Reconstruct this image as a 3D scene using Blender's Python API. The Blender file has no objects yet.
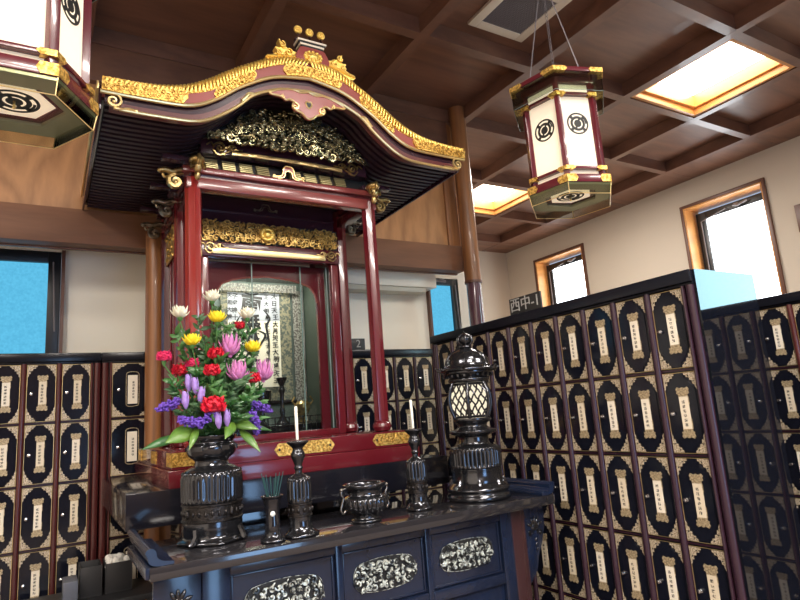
import bpy, bmesh, math, random
from mathutils import Vector, Matrix
PI = math.pi
E = 1.55                      # eye height: most heights below are written relative to it
scene = bpy.context.scene
COL = scene.collection

# ------------------------------------------------------------------ materials
MATS = {}
def new_mat(name):
    m = bpy.data.materials.new(name); m.use_nodes = True
    nt = m.node_tree; nt.nodes.clear()
    out = nt.nodes.new('ShaderNodeOutputMaterial')
    MATS[name] = m
    return m, nt, out
def nd(nt, t, **kw):
    n = nt.nodes.new(t)
    for k, v in kw.items(): setattr(n, k, v)
    return n
def pbr(name, col, rough=.5, metal=0., coat=0., noise=0., nscale=20., bump=0., bscale=60., col2=None, dark=None, sheen=0., spec=None, stretch=(1,1,1)):
    m, nt, out = new_mat(name)
    b = nd(nt, 'ShaderNodeBsdfPrincipled'); nt.links.new(b.outputs[0], out.inputs[0])
    b.inputs['Base Color'].default_value = (*col, 1); b.inputs['Roughness'].default_value = rough
    b.inputs['Metallic'].default_value = metal; b.inputs['Coat Weight'].default_value = coat
    b.inputs['Coat Roughness'].default_value = .06
    if spec is not None: b.inputs['Specular IOR Level'].default_value = spec
    if noise or bump:
        tc = nd(nt, 'ShaderNodeTexCoord'); mp = nd(nt, 'ShaderNodeMapping'); mp.inputs['Scale'].default_value = stretch
        nt.links.new(tc.outputs['Object'], mp.inputs[0])
    if noise:
        n = nd(nt, 'ShaderNodeTexNoise'); n.inputs['Scale'].default_value = nscale; n.inputs['Detail'].default_value = 4
        nt.links.new(mp.outputs[0], n.inputs['Vector'])
        r = nd(nt, 'ShaderNodeValToRGB'); r.color_ramp.elements[0].position = .5-noise; r.color_ramp.elements[1].position = .5+noise
        c2 = col2 or tuple(c*.5 for c in col)
        r.color_ramp.elements[0].color = (*c2, 1); r.color_ramp.elements[1].color = (*col, 1)
        nt.links.new(n.outputs[0], r.inputs[0]); nt.links.new(r.outputs[0], b.inputs['Base Color'])
    if bump:
        n2 = nd(nt, 'ShaderNodeTexNoise'); n2.inputs['Scale'].default_value = bscale; n2.inputs['Detail'].default_value = 3
        nt.links.new(mp.outputs[0], n2.inputs['Vector'])
        bp = nd(nt, 'ShaderNodeBump'); bp.inputs['Strength'].default_value = bump; bp.inputs['Distance'].default_value = .004
        nt.links.new(n2.outputs[0], bp.inputs['Height']); nt.links.new(bp.outputs[0], b.inputs['Normal'])
    return m
def wood(name, c1, c2, rough=.45, scale=3., stretch=(1, 1, .08), coat=.1, dist=3., rings=True):
    m, nt, out = new_mat(name)
    b = nd(nt, 'ShaderNodeBsdfPrincipled'); nt.links.new(b.outputs[0], out.inputs[0])
    b.inputs['Roughness'].default_value = rough; b.inputs['Coat Weight'].default_value = coat
    tc = nd(nt, 'ShaderNodeTexCoord'); mp = nd(nt, 'ShaderNodeMapping'); mp.inputs['Scale'].default_value = stretch
    nt.links.new(tc.outputs['Object'], mp.inputs[0])
    n = nd(nt, 'ShaderNodeTexNoise'); n.inputs['Scale'].default_value = scale; n.inputs['Detail'].default_value = 2; n.inputs['Distortion'].default_value = .4
    nt.links.new(mp.outputs[0], n.inputs['Vector'])
    mu = nd(nt, 'ShaderNodeMath', operation='MULTIPLY'); mu.inputs[1].default_value = dist*6
    nt.links.new(n.outputs[0], mu.inputs[0])
    fr = nd(nt, 'ShaderNodeMath', operation='PINGPONG'); fr.inputs[1].default_value = .5
    nt.links.new(mu.outputs[0], fr.inputs[0])
    n3 = nd(nt, 'ShaderNodeTexNoise'); n3.inputs['Scale'].default_value = scale*22; n3.inputs['Detail'].default_value = 3
    nt.links.new(mp.outputs[0], n3.inputs['Vector'])
    ad = nd(nt, 'ShaderNodeMath', operation='MULTIPLY_ADD'); ad.inputs[1].default_value = .7; 
    nt.links.new(n3.outputs[0], ad.inputs[0]); nt.links.new(fr.outputs[0], ad.inputs[2])
    r = nd(nt, 'ShaderNodeValToRGB'); r.color_ramp.elements[0].position = .3; r.color_ramp.elements[1].position = .85
    r.color_ramp.elements[0].color = (*c2, 1); r.color_ramp.elements[1].color = (*c1, 1)
    nt.links.new(ad.outputs[0], r.inputs[0]); nt.links.new(r.outputs[0], b.inputs['Base Color'])
    return m
def emit(name, col, s, noise=0., nscale=40., col2=None):
    m, nt, out = new_mat(name)
    e = nd(nt, 'ShaderNodeEmission'); nt.links.new(e.outputs[0], out.inputs[0])
    e.inputs[0].default_value = (*col, 1); e.inputs[1].default_value = s
    if noise:
        tc = nd(nt, 'ShaderNodeTexCoord'); n = nd(nt, 'ShaderNodeTexNoise'); n.inputs['Scale'].default_value = nscale; n.inputs['Detail'].default_value = 5
        nt.links.new(tc.outputs['Object'], n.inputs['Vector'])
        r = nd(nt, 'ShaderNodeValToRGB'); r.color_ramp.elements[0].position = .5-noise; r.color_ramp.elements[1].position = .5+noise
        r.color_ramp.elements[0].color = (*col2, 1); r.color_ramp.elements[1].color = (*col, 1)
        nt.links.new(n.outputs[0], r.inputs[0]); nt.links.new(r.outputs[0], e.inputs[0])
    return m
def clear_glass(name, tint, gloss=.1):
    m, nt, out = new_mat(name)
    t = nd(nt, 'ShaderNodeBsdfTransparent'); t.inputs[0].default_value = (*tint, 1)
    g = nd(nt, 'ShaderNodeBsdfGlossy'); g.inputs['Roughness'].default_value = .02
    f = nd(nt, 'ShaderNodeFresnel'); f.inputs[0].default_value = 1.45
    ad = nd(nt, 'ShaderNodeMath', operation='MULTIPLY'); ad.inputs[1].default_value = gloss*10
    nt.links.new(f.outputs[0], ad.inputs[0])
    mx = nd(nt, 'ShaderNodeMixShader'); nt.links.new(ad.outputs[0], mx.inputs[0])
    nt.links.new(t.outputs[0], mx.inputs[1]); nt.links.new(g.outputs[0], mx.inputs[2]); nt.links.new(mx.outputs[0], out.inputs[0])
    return m

M_black = pbr('black_lacquer', (.010, .010, .013), .10, coat=.5)
M_mirror = pbr('polished_black_panel', (.004, .005, .009), .03, coat=0., spec=.38)
M_ebony = pbr('ebony_satin', (.016, .014, .017), .28)
M_table = pbr('blue_sheen_lacquer', (.006, .015, .044), .22, coat=.2, noise=.3, nscale=8, col2=(.009, .012, .024))  # blue of the reflected daylight is put into this black lacquer's colour
M_plat = pbr('platform_lacquer', (.009, .009, .014), .15, coat=.2)
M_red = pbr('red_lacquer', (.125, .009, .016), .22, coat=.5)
M_redp = pbr('lit_post_lacquer', (.27, .020, .018), .20, coat=.6)  # brighter copy of the red, puts the light on the left front post
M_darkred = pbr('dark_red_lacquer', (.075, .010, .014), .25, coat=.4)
M_pink = pbr('dusty_red_band', (.30, .07, .06), .3, coat=.3)
M_purple = pbr('deep_purple_lacquer', (.035, .012, .022), .25, coat=.4)
M_mahog = pbr('mahogany_lacquer', (.085, .018, .016), .22, coat=.4, noise=.25, nscale=14, col2=(.05, .010, .012), stretch=(1, 1, .2))
M_pilsheen = pbr('pilaster_sheen_lacquer', (.030, .012, .022), .27, coat=.12)  # mahogany pilasters with their purple reflections put into the colour
M_rail = pbr('rail_lacquer', (.007, .008, .013), .22, spec=.3)
M_gold = pbr('bright_gold', (1.0, .70, .18), .36, metal=.8, bump=.5, bscale=120)
M_goldf = pbr('gold_filigree', (.98, .66, .18), .40, metal=.75, noise=.10, nscale=85, col2=(.42, .22, .04), bump=.9, bscale=90)
M_goldl = pbr('pale_gold_line', (.88, .66, .30), .30, metal=.8)
M_brass = pbr('engraved_brass', (.66, .57, .43), .5, metal=.25, noise=.09, nscale=190, col2=(.22, .16, .09), bump=.5, bscale=200)
M_brassc = pbr('brass_cap', (.55, .44, .28), .5, metal=.3, noise=.12, nscale=150, col2=(.20, .15, .08), bump=.6, bscale=180)
M_silver = pbr('silver_knob', (.8, .8, .8), .2, metal=1.)
M_bronze = pbr('dark_bronze', (.058, .060, .068), .17, metal=.85, coat=.3)
M_bronzed = pbr('dark_bronze_relief', (.050, .044, .042), .35, metal=.8, noise=.15, nscale=90, col2=(.02, .018, .018), bump=.8, bscale=120)
M_carve = pbr('silvered_gold_carving', (.60, .55, .33), .26, metal=.9, noise=.16, nscale=30, col2=(.04, .05, .03), bump=.3, bscale=90)
M_rafter = pbr('rafter_lacquer', (.022, .009, .016), .45)
M_beamred = pbr('beam_sheen_lacquer', (.22, .045, .042), .25, coat=.5)  # dusty reflection on the beams is mixed into this red
M_inlay = pbr('pearl_carving', (.66, .72, .68), .3, metal=.35, noise=.08, nscale=45, col2=(.03, .035, .04))
M_plaster = pbr('cream_plaster', (.60, .53, .44), .9, bump=.15, bscale=200)
M_wallb = pbr('cream_panel', (.92, .88, .76), .85)
M_white = pbr('ivory_plastic', (.80, .78, .68), .4)
M_dgrey = pbr('dark_grey_box', (.018, .018, .020), .5)
M_grey = pbr('grey_box', (.10, .11, .14), .4)
M_carpet = pbr('fawn_carpet', (.24, .19, .16), .95, noise=.3, nscale=150, col2=(.17, .13, .11), bump=.4, bscale=300)
M_wood = wood('honey_wood_panel', (.50, .25, .10), (.34, .16, .06), .42, 1.2, (1, 1, .26), .1, 2.8)
M_beam = wood('brown_beam', (.22, .095, .045), (.16, .068, .032), .55, 2.2, (.12, 1, 1), .0, 1.5)
M_post = wood('polished_post', (.33, .14, .05), (.20, .085, .035), .36, 3., (1, 1, .05), .1, 1.5)
M_ceil = wood('ceiling_board', (.23, .108, .066), (.16, .075, .047), .42, 1.2, (.15, 1, 1), .1, 1.5)
M_cbeam = wood('ceiling_batten', (.20, .095, .060), (.14, .066, .045), .35, 2., (.3, .3, 1), .2, 1.)
M_orange = wood('orange_frame_wood', (.75, .36, .11), (.62, .28, .08), .4, 2., (.3, .3, 1), .1, 1.)
M_trim = pbr('brown_trim', (.13, .055, .035), .4)
M_alu = pbr('black_aluminium', (.012, .014, .018), .35)
M_vent = pbr('beige_vent', (.78, .70, .57), .5)
M_grille = pbr('grille_grey', (.20, .18, .19), .5)
M_sky = emit('window_daylight', (.92, .97, 1.0), 6.5)
M_blue = emit('blue_frosted_window', (.12, .52, .78), 1.05, .22, 60, (.09, .42, .66))
M_bluer = emit('blue_frosted_window_bright', (.50, .80, .92), 17.0, .3, 40, (.38, .70, .84))
M_door = emit('glass_door_daylight', (.34, .60, 1.0), 8.)
M_skyl = emit('skylight_glow', (1.0, .93, .78), 11.)
M_teal = pbr('teal_incense', (.01, .06, .06), .6)
M_wax = pbr('white_wax', (.85, .83, .74), .45, sheen=.1)
M_paperw = pbr('tissue_paper', (.82, .80, .74), .9)
M_olive = pbr('olive_brass_skirt', (.30, .31, .19), .25, metal=.3, coat=.3)
M_lantframe = pbr('lantern_maroon', (.095, .010, .017), .25, coat=.5)
M_ink = pbr('ink_black', (.012, .012, .012), .5)
M_cavity = pbr('grey_green_silk', (.13, .17, .15), .7, noise=.15, nscale=120, col2=(.08, .11, .10))
M_brocade = pbr('brocade', (.24, .22, .14), .7, noise=.06, nscale=60, col2=(.07, .085, .07))
M_brocadd = pbr('dark_brocade', (.10, .09, .08), .7, noise=.05, nscale=70, col2=(.30, .30, .27))
M_scroll = pbr('scroll_paper', (.80, .74, .58), .8)
M_scrolls = pbr('scroll_silver_paper', (.36, .38, .42), .7)
M_glass = clear_glass('clear_glass', (.93, .96, .95), .055)
M_white_p = pbr('petal_white', (.86, .84, .66), .6)
M_yel_p = pbr('petal_yellow', (.95, .72, .02), .6)
M_red_p = pbr('petal_red', (.75, .015, .05), .6, noise=.3, nscale=60, col2=(.45, .005, .02))
M_rose_p = pbr('petal_rose', (.68, .03, .14), .6)
M_pink_p = pbr('petal_pink', (.68, .26, .52), .6, noise=.3, nscale=40, col2=(.50, .14, .42))
M_lil_p = pbr('petal_lilac', (.42, .28, .66), .6, noise=.2, nscale=60, col2=(.28, .16, .52))
M_pur_p = pbr('petal_purple', (.17, .08, .50), .7, noise=.3, nscale=90, col2=(.09, .03, .32))
M_leaf = pbr('leaf_green', (.15, .27, .035), .4, coat=.15, noise=.2, nscale=16, col2=(.05, .14, .02))
M_leafd = pbr('leaf_dark', (.04, .14, .03), .4, coat=.2, noise=.25, nscale=20, col2=(.02, .08, .02))
M_euca = pbr('leaf_sage', (.07, .15, .06), .5, noise=.25, nscale=25, col2=(.03, .08, .03))
M_stem = pbr('stem_green', (.06, .17, .04), .5)
M_screen = pbr('sign_plate', (.02, .02, .02), .4)
M_signw = pbr('sign_character', (.34, .34, .32), .5)

def lantern_paper():
    m, nt, out = new_mat('lantern_paper')
    t = nd(nt, 'ShaderNodeBsdfTranslucent'); t.inputs[0].default_value = (1, .96, .88, 1)
    d = nd(nt, 'ShaderNodeBsdfDiffuse'); d.inputs[0].default_value = (.85, .80, .72, 1)
    mx = nd(nt, 'ShaderNodeMixShader'); mx.inputs[0].default_value = .5
    nt.links.new(t.outputs[0], mx.inputs[1]); nt.links.new(d.outputs[0], mx.inputs[2])
    e = nd(nt, 'ShaderNodeEmission'); e.inputs[0].default_value = (1, .90, .74, 1); e.inputs[1].default_value = .17
    ad = nd(nt, 'ShaderNodeAddShader'); nt.links.new(mx.outputs[0], ad.inputs[0]); nt.links.new(e.outputs[0], ad.inputs[1])
    nt.links.new(ad.outputs[0], out.inputs[0]); return m
M_lpaper = lantern_paper()
M_lit = emit('lit_lattice_paper', (1.0, .86, .64), 1.0)

def label_paper():
    """paper slip with a column of small brush marks that differ from slip to slip"""
    m, nt, out = new_mat('name_slip')
    b = nd(nt, 'ShaderNodeBsdfPrincipled'); nt.links.new(b.outputs[0], out.inputs[0]); b.inputs['Roughness'].default_value = .7
    tc = nd(nt, 'ShaderNodeTexCoord'); oi = nd(nt, 'ShaderNodeObjectInfo')
    sep = nd(nt, 'ShaderNodeSeparateXYZ'); nt.links.new(tc.outputs['Object'], sep.inputs[0])
    cmb = nd(nt, 'ShaderNodeCombineXYZ'); nt.links.new(sep.outputs[0], cmb.inputs[0]); sh = nd(nt, 'ShaderNodeMath', operation='SUBTRACT'); sh.inputs[1].default_value = .0045; nt.links.new(sep.outputs[0], sh.inputs[0]); nt.links.new(sep.outputs[2], cmb.inputs[2])
    mu = nd(nt, 'ShaderNodeMath', operation='MULTIPLY'); mu.inputs[1].default_value = 37.
    nt.links.new(oi.outputs['Random'], mu.inputs[0]); nt.links.new(mu.outputs[0], cmb.inputs[1])
    n = nd(nt, 'ShaderNodeTexNoise'); n.inputs['Scale'].default_value = 260.; n.inputs['Detail'].default_value = 1
    nt.links.new(cmb.outputs[0], n.inputs['Vector'])
    def m1(op, a, v, c=None):
        k = nd(nt, 'ShaderNodeMath', operation=op); nt.links.new(a, k.inputs[0])
        if hasattr(v, 'is_linked'): nt.links.new(v, k.inputs[1])
        else: k.inputs[1].default_value = v
        return k.outputs[0]
    ax = m1('ABSOLUTE', sh.outputs[0], 0); inx = m1('LESS_THAN', ax, .0065)
    zz = m1('MULTIPLY', sep.outputs[2], 52.); zf = m1('FRACT', zz, 0); inz = m1('LESS_THAN', zf, .68)
    zc = m1('ADD', sep.outputs[2], .0); za = m1('ABSOLUTE', zc, 0); lim = m1('LESS_THAN', za, .058)
    nn = m1('GREATER_THAN', n.outputs[0], .46)
    a = m1('MULTIPLY', inx, inz); a = m1('MULTIPLY', a, lim); a = m1('MULTIPLY', a, nn)
    mx = nd(nt, 'ShaderNodeMix', data_type='RGBA'); nt.links.new(a, mx.inputs[0])
    hs = nd(nt, 'ShaderNodeMix', data_type='RGBA'); nt.links.new(oi.outputs['Random'], hs.inputs[0])
    hs.inputs[6].default_value = (.66, .57, .42, 1); hs.inputs[7].default_value = (.80, .74, .62, 1)
    nt.links.new(hs.outputs[2], mx.inputs[6]); mx.inputs[7].default_value = (.03, .025, .02, 1)
    nt.links.new(mx.outputs[2], b.inputs['Base Color'])
    return m
M_slip = label_paper()

# ------------------------------------------------------------------ mesh builder
class MB:
    def __init__(s): s.v = []; s.f = []; s.m = []; s.cur = 0
    def add(s, vs, fs, M=None):
        o = len(s.v)
        s.v += [tuple(M @ Vector(p)) for p in vs] if M is not None else [tuple(p) for p in vs]
        for f in fs: s.f.append([i+o for i in f]); s.m.append(s.cur)
        return s
    def box(s, x0, x1, y0, y1, z0, z1, M=None):
        v = [(x, y, z) for x in (x0, x1) for y in (y0, y1) for z in (z0, z1)]
        return s.add(v, [(0,1,3,2), (4,6,7,5), (0,4,5,1), (2,3,7,6), (0,2,6,4), (1,5,7,3)], M)
    def prism(s, poly, a0, a1, plane='xz', M=None):
        """polygon in a plane, extruded along the third axis from a0 to a1"""
        n = len(poly)
        def P(p, a): return (p[0], a, p[1]) if plane == 'xz' else ((a, p[0], p[1]) if plane == 'yz' else (p[0], p[1], a))
        v = [P(p, a0) for p in poly]+[P(p, a1) for p in poly]
        f = [tuple(range(n)), tuple(range(2*n-1, n-1, -1))]+[(i, i+n, (i+1) % n+n, (i+1) % n) for i in range(n)]
        return s.add(v, f, M)
    def band(s, lo, hi, y0, y1, M=None):
        """solid between two curves of equal length in XZ, thick in Y"""
        n = len(lo); v = []
        for (a, b), (c, d) in zip(lo, hi): v += [(a, y0, b), (c, y0, d), (c, y1, d), (a, y1, b)]
        f = []
        for i in range(n-1):
            for k in range(4): f.append((4*i+k, 4*i+(k+1) % 4, 4*i+4+(k+1) % 4, 4*i+4+k))
        f += [(0, 3, 2, 1), (4*n-4, 4*n-3, 4*n-2, 4*n-1)]
        return s.add(v, f, M)
    def lathe(s, prof, c=(0, 0, 0), n=32, fl=None, M=None, a0=0.):
        v = []; f = []
        for (r, z) in prof:
            for k in range(n):
                t = a0+2*PI*k/n; rr = r*(fl(t, z) if fl else 1.)
                v.append((c[0]+rr*math.cos(t), c[1]+rr*math.sin(t), c[2]+z))
        m = len(prof)
        for i in range(m-1):
            for k in range(n): f.append((i*n+k, i*n+(k+1) % n, (i+1)*n+(k+1) % n, (i+1)*n+k))
        f.append(tuple(range(n-1, -1, -1))); f.append(tuple(range((m-1)*n, m*n)))
        return s.add(v, f, M)
    def tube(s, pts, r, n=6, closed=False, M=None, flat=1., up=None):
        P = [Vector(p) for p in pts]; m = len(P); v = []; f = []
        prev = None
        for i, p in enumerate(P):
            if closed: t = P[(i+1) % m]-P[i-1]
            else: t = P[min(i+1, m-1)]-P[max(i-1, 0)]
            if t.length < 1e-9: t = Vector((0, 0, 1))
            t.normalize()
            if prev is None:
                a = Vector(up) if up else (Vector((0, 1, 0)) if abs(t.y) < .9 else Vector((1, 0, 0)))
            else: a = prev
            a = a-t*a.dot(t)
            if a.length < 1e-6: a = t.orthogonal()
            a.normalize(); prev = a
            b = t.cross(a); rr = r[i] if isinstance(r, (list, tuple)) else r
            for k in range(n):
                q = 2*PI*k/n
                v.append(p+(a*math.cos(q)*flat+b*math.sin(q))*rr)
        L = m if closed else m-1
        for i in range(L):
            j = (i+1) % m
            for k in range(n): f.append((i*n+k, i*n+(k+1) % n, j*n+(k+1) % n, j*n+k))
        if not closed: f.append(tuple(range(n-1, -1, -1))); f.append(tuple(range((m-1)*n, m*n)))
        return s.add(v, f, M)
    def cyl(s, p, q, r, r2=None, n=16): return s.tube([p, q], [r, r if r2 is None else r2], n)
    def blob(s, c, sc, R=None, nu=8, nv=5):
        v = [(0, 0, 1)]; f = []
        for j in range(1, nv):
            a = PI*j/nv
            for k in range(nu): v.append((math.sin(a)*math.cos(2*PI*k/nu), math.sin(a)*math.sin(2*PI*k/nu), math.cos(a)))
        v.append((0, 0, -1)); L = len(v)-1
        for k in range(nu): f.append((0, 1+k, 1+(k+1) % nu)); f.append((L, L-nu+(k+1) % nu, L-nu+k))
        for j in range(nv-2):
            for k in range(nu): f.append((1+j*nu+k, 1+(j+1)*nu+k, 1+(j+1)*nu+(k+1) % nu, 1+j*nu+(k+1) % nu))
        M = Matrix.Translation(c) @ (R.to_4x4() if R is not None else Matrix.Identity(4)) @ Matrix.Diagonal((*sc, 1))
        return s.add(v, f, M)
    def spiral(s, c, r, y, turns=1.4, ang=0., sgn=1, th=.006, n=16, flat=1.3):
        """flat scroll in the XZ plane, thick end outside, bulb in the eye"""
        pts = []; rad = []
        for i in range(n):
            t = i/(n-1); q = ang+sgn*2*PI*turns*t; rr = r*(1-.86*t)
            pts.append((c[0]+rr*math.cos(q), y-.3*th*t, c[1]+rr*math.sin(q))); rad.append(th*(.55+.65*math.sin(PI*min(1, t+.15))))
        s.tube(pts, rad, 5, flat=flat); s.blob(pts[-1], (th*1.3, th*1.3, th*1.3), None, 6, 4)
        return s

def make(name, mb, mats, parent=None, origin=None, bevel=0., smooth=35., kind=None, weld=False):
    """link the collected geometry as ONE mesh object; geometry is given in world space, 'origin' is the thing's base"""
    me = bpy.data.meshes.new(name)
    o3 = Vector(origin) if origin is not None else (Vector(parent['base']) if parent is not None and 'base' in parent else Vector((0, 0, 0)))
    me.from_pydata([tuple(Vector(p)-o3) for p in mb.v], [], mb.f)
    if not isinstance(mats, (list, tuple)): mats = [mats]
    for m in mats: me.materials.append(m)
    for p, i in zip(me.polygons, mb.m): p.material_index = i
    me.validate()
    bm = bmesh.new(); bm.from_mesh(me)
    bmesh.ops.recalc_face_normals(bm, faces=bm.faces)
    if bevel:
        es = [e for e in bm.edges if len(e.link_faces) == 2 and e.calc_face_angle(0) > .6]
        bmesh.ops.bevel(bm, geom=es, offset=bevel, segments=2, profile=.6, affect='EDGES', clamp_overlap=True)
    bm.to_mesh(me); bm.free()
    me.polygons.foreach_set('use_smooth', [not bevel]*len(me.polygons))
    me.set_sharp_from_angle(angle=math.radians(smooth))
    ob = bpy.data.objects.new(name, me); COL.objects.link(ob)
    if parent is not None:
        ob.parent = parent
        ob['base'] = parent['base'] if 'base' in parent else (0., 0., 0.)
    elif origin is not None:
        ob.location = o3; ob['base'] = tuple(o3)
    if kind: ob['kind'] = kind
    return ob
def tag(o, label, cat, group=None):
    o['label'] = label; o['category'] = cat
    if group: o['group'] = group
    return o
def thing(name, base, label, cat, group=None):
    o = bpy.data.objects.new(name, None); COL.objects.link(o)
    o.location = base; o['base'] = tuple(base); o.empty_display_size = .1
    return tag(o, label, cat, group)
def struct(name, mb, mats, **kw): return make(name, mb, mats, kind='structure', **kw)
def put(name, data_ob, parent, loc, rot=0.):
    """linked copy of a prototype mesh object (and its children) as a part"""
    c = data_ob.copy(); c.name = name; COL.objects.link(c); c.parent = parent; c.location = loc; c.rotation_euler = (0, 0, rot)
    for ch in data_ob.children:
        d = ch.copy(); COL.objects.link(d); d.parent = c
    return c
def text_geo(body, size, depth=.002, bold=0.):
    cu = bpy.data.curves.new('lettering', 'FONT'); cu.body = body; cu.size = size; cu.extrude = depth; cu.align_x = 'CENTER'; cu.align_y = 'CENTER'
    cu.resolution_u = 3; cu.offset = bold*size
    t = bpy.data.objects.new('lettering', cu); COL.objects.link(t)
    bpy.context.view_layer.update()
    me = t.evaluated_get(bpy.context.evaluated_depsgraph_get()).to_mesh()
    v = [tuple(p.co) for p in me.vertices]; f = [tuple(p.vertices) for p in me.polygons]
    bpy.data.objects.remove(t); bpy.data.curves.remove(cu)
    return v, f
def crom(pts, n=6):
    """Catmull-Rom through (x, z) points"""
    out = []
    P = [pts[0]]+list(pts)+[pts[-1]]
    for i in range(1, len(P)-2):
        a, b, c, d = P[i-1], P[i], P[i+1], P[i+2]
        for k in range(n):
            t = k/n
            out.append(tuple(.5*((2*b[j])+(-a[j]+c[j])*t+(2*a[j]-5*b[j]+4*c[j]-d[j])*t*t+(-a[j]+3*b[j]-3*c[j]+d[j])*t**3) for j in range(len(b))))
    out.append(tuple(pts[-1]))
    return out

# ------------------------------------------------------------------ the room
C = 2.68+E                    # underside of the ceiling battens
XL, XR, YF, YB2 = -3.0, 7.1, -4.0, 7.9
fl = MB().box(XL, XR, YF, YB2, -.1, 0); struct('floor', fl, M_carpet)

xs = [4.49+1.06*k for k in range(-8, 4)]; xs = [x for x in [XL, -1.93, -.90, .15, 1.23, 2.28, 3.36, 4.49, 5.55, 6.57, XR]]
ys = [YF, -3.10, -2.06, -1.01, .04, 1.09, 2.14, 3.19, 4.23, 5.28, 6.32, 7.40, YB2]
skylights = {(7, 6), (7, 9), (7, 2), (2, 2), (4, 3)}  # the three cells behind the viewer are unseen panels added for light
ce = MB()
for i in range(len(xs)-1):
    for j in range(len(ys)-1):
        if (i, j) in skylights: continue
        ce.box(xs[i], xs[i+1], ys[j], ys[j+1], C+.13, C+.16)
ce.cur = 1
for x in xs[1:-1]: ce.box(x-.04, x+.04, YF, YB2, C, C+.129)
for k, y in enumerate(ys[1:-1]):
    for i in range(len(xs)-1):
        ce.box(xs[i]+.0401, xs[i+1]-.0401, y-.04, y+.04, C+.001, C+.128)
ce.box(XL, XR, YF, YF+.09, C-.02, C+.128); ce.box(XL, XL+.09, YF+.1, YB2-.1, C-.02, C+.128)
ce.cur = 0; ce.box(6.62, XR-.001, YF+.1, YB2-.001, C+.004, C+.1295); ce.box(XL+.1, 6.619, 7.45, YB2-.001, C+.004, C+.1295)
struct('ceiling', ce, [M_ceil, M_cbeam], smooth=20)
n = 0
for (i, j) in sorted(skylights):
    n += 1
    x0, x1, y0, y1 = xs[i]+.045, xs[i+1]-.045, ys[j]+.045, ys[j+1]-.045
    m = MB()
    for k, (ins, z0, z1) in enumerate([(0, C+.01, C+.10), (.035, C+.07, C+.20)]):
        a, b, c, d = x0+ins, x1-ins, y0+ins, y1-ins; w = .034
        m.box(a, a+w, c, d, z0, z1); m.box(b-w, b, c, d, z0, z1); m.box(a+w, b-w, c, c+w, z0, z1); m.box(a+w, b-w, d-w, d, z0, z1)
    fr = struct('trim_%d' % n, m, M_orange, bevel=.003)
    p = MB().box(x0+.05, x1-.05, y0+.05, y1-.05, C+.20, C+.21)
    tg = make('ceiling_light', p, M_skyl, origin=((x0+x1)/2, (y0+y1)/2, C+.2))
    where = {(7, 6): 'large glowing square ceiling light in orange wood frame beside the right hanging lantern', (7, 9): 'smaller looking glowing ceiling light near the far corner by the post',
             (7, 2): 'unseen glowing square ceiling panel added behind the viewer on the right', (2, 2): 'unseen glowing square ceiling panel added behind the viewer on the left', (4, 3): 'unseen glowing square ceiling panel added overhead behind the viewer'}[(i, j)]
    tag(tg, where, 'light', 'square ceiling lights')

# walls
def wall_with_holes(name, axis, at, th, a0, a1, z0, z1, holes, mat):
    """holes: list of (a0, a1, z0, z1) along the wall"""
    m = MB(); cuts = sorted({a0, a1, *[h[0] for h in holes], *[h[1] for h in holes]})
    for p, q in zip(cuts, cuts[1:]):
        hs = sorted([h for h in holes if h[0] <= p+1e-6 and h[1] >= q-1e-6], key=lambda h: h[2]); z = z0
        for h in hs+[(0, 0, z1, z1)]:
            if h[2] > z+1e-4:
                if axis == 'x': m.box(at, at+th, p, q, z, h[2])
                else: m.box(p, q, at, at+th, z, h[2])
            z = h[3]
    return struct(name, m, mat)
CT = C+.16
wr_holes = [(3.40, 4.41, .95+E-.35, 2.33+E), (6.15, 7.18, .95+E-.35, 2.33+E), (-1.75, -.45, .60+E, 2.33+E)]
wall_with_holes('wall_right', 'x', XR, .3, YF, YB2, 0, CT, wr_holes, M_plaster)
struct('wall_far', MB().box(3.5, XR, YB2, YB2+.1, 0, CT), M_plaster)
struct('wall_return', MB().box(3.5, 3.6, 4.6501, YB2, 0, CT), M_plaster)
wall_with_holes('wall_back', 'y', 4.65, .12, XL, 3.6, 0, CT, [(-1.20, .058, .50+E, 1.28+E), (3.13, 3.5, .50+E, 1.26+E)], M_wallb)
struct('wall_left', MB().box(XL-.1, XL, YF, YB2, 0, CT), M_plaster)
M_darkwall = wood('dark_wood_wall', (.06, .03, .02), (.035, .018, .012), .6, 2., (1, 1, .15), .0, 1.5)
wall_with_holes('wall_front', 'y', YF-.1, .1, XL, XR, 0, CT, [(.85, 2.45, .1, 2.3)], M_darkwall)

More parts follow.
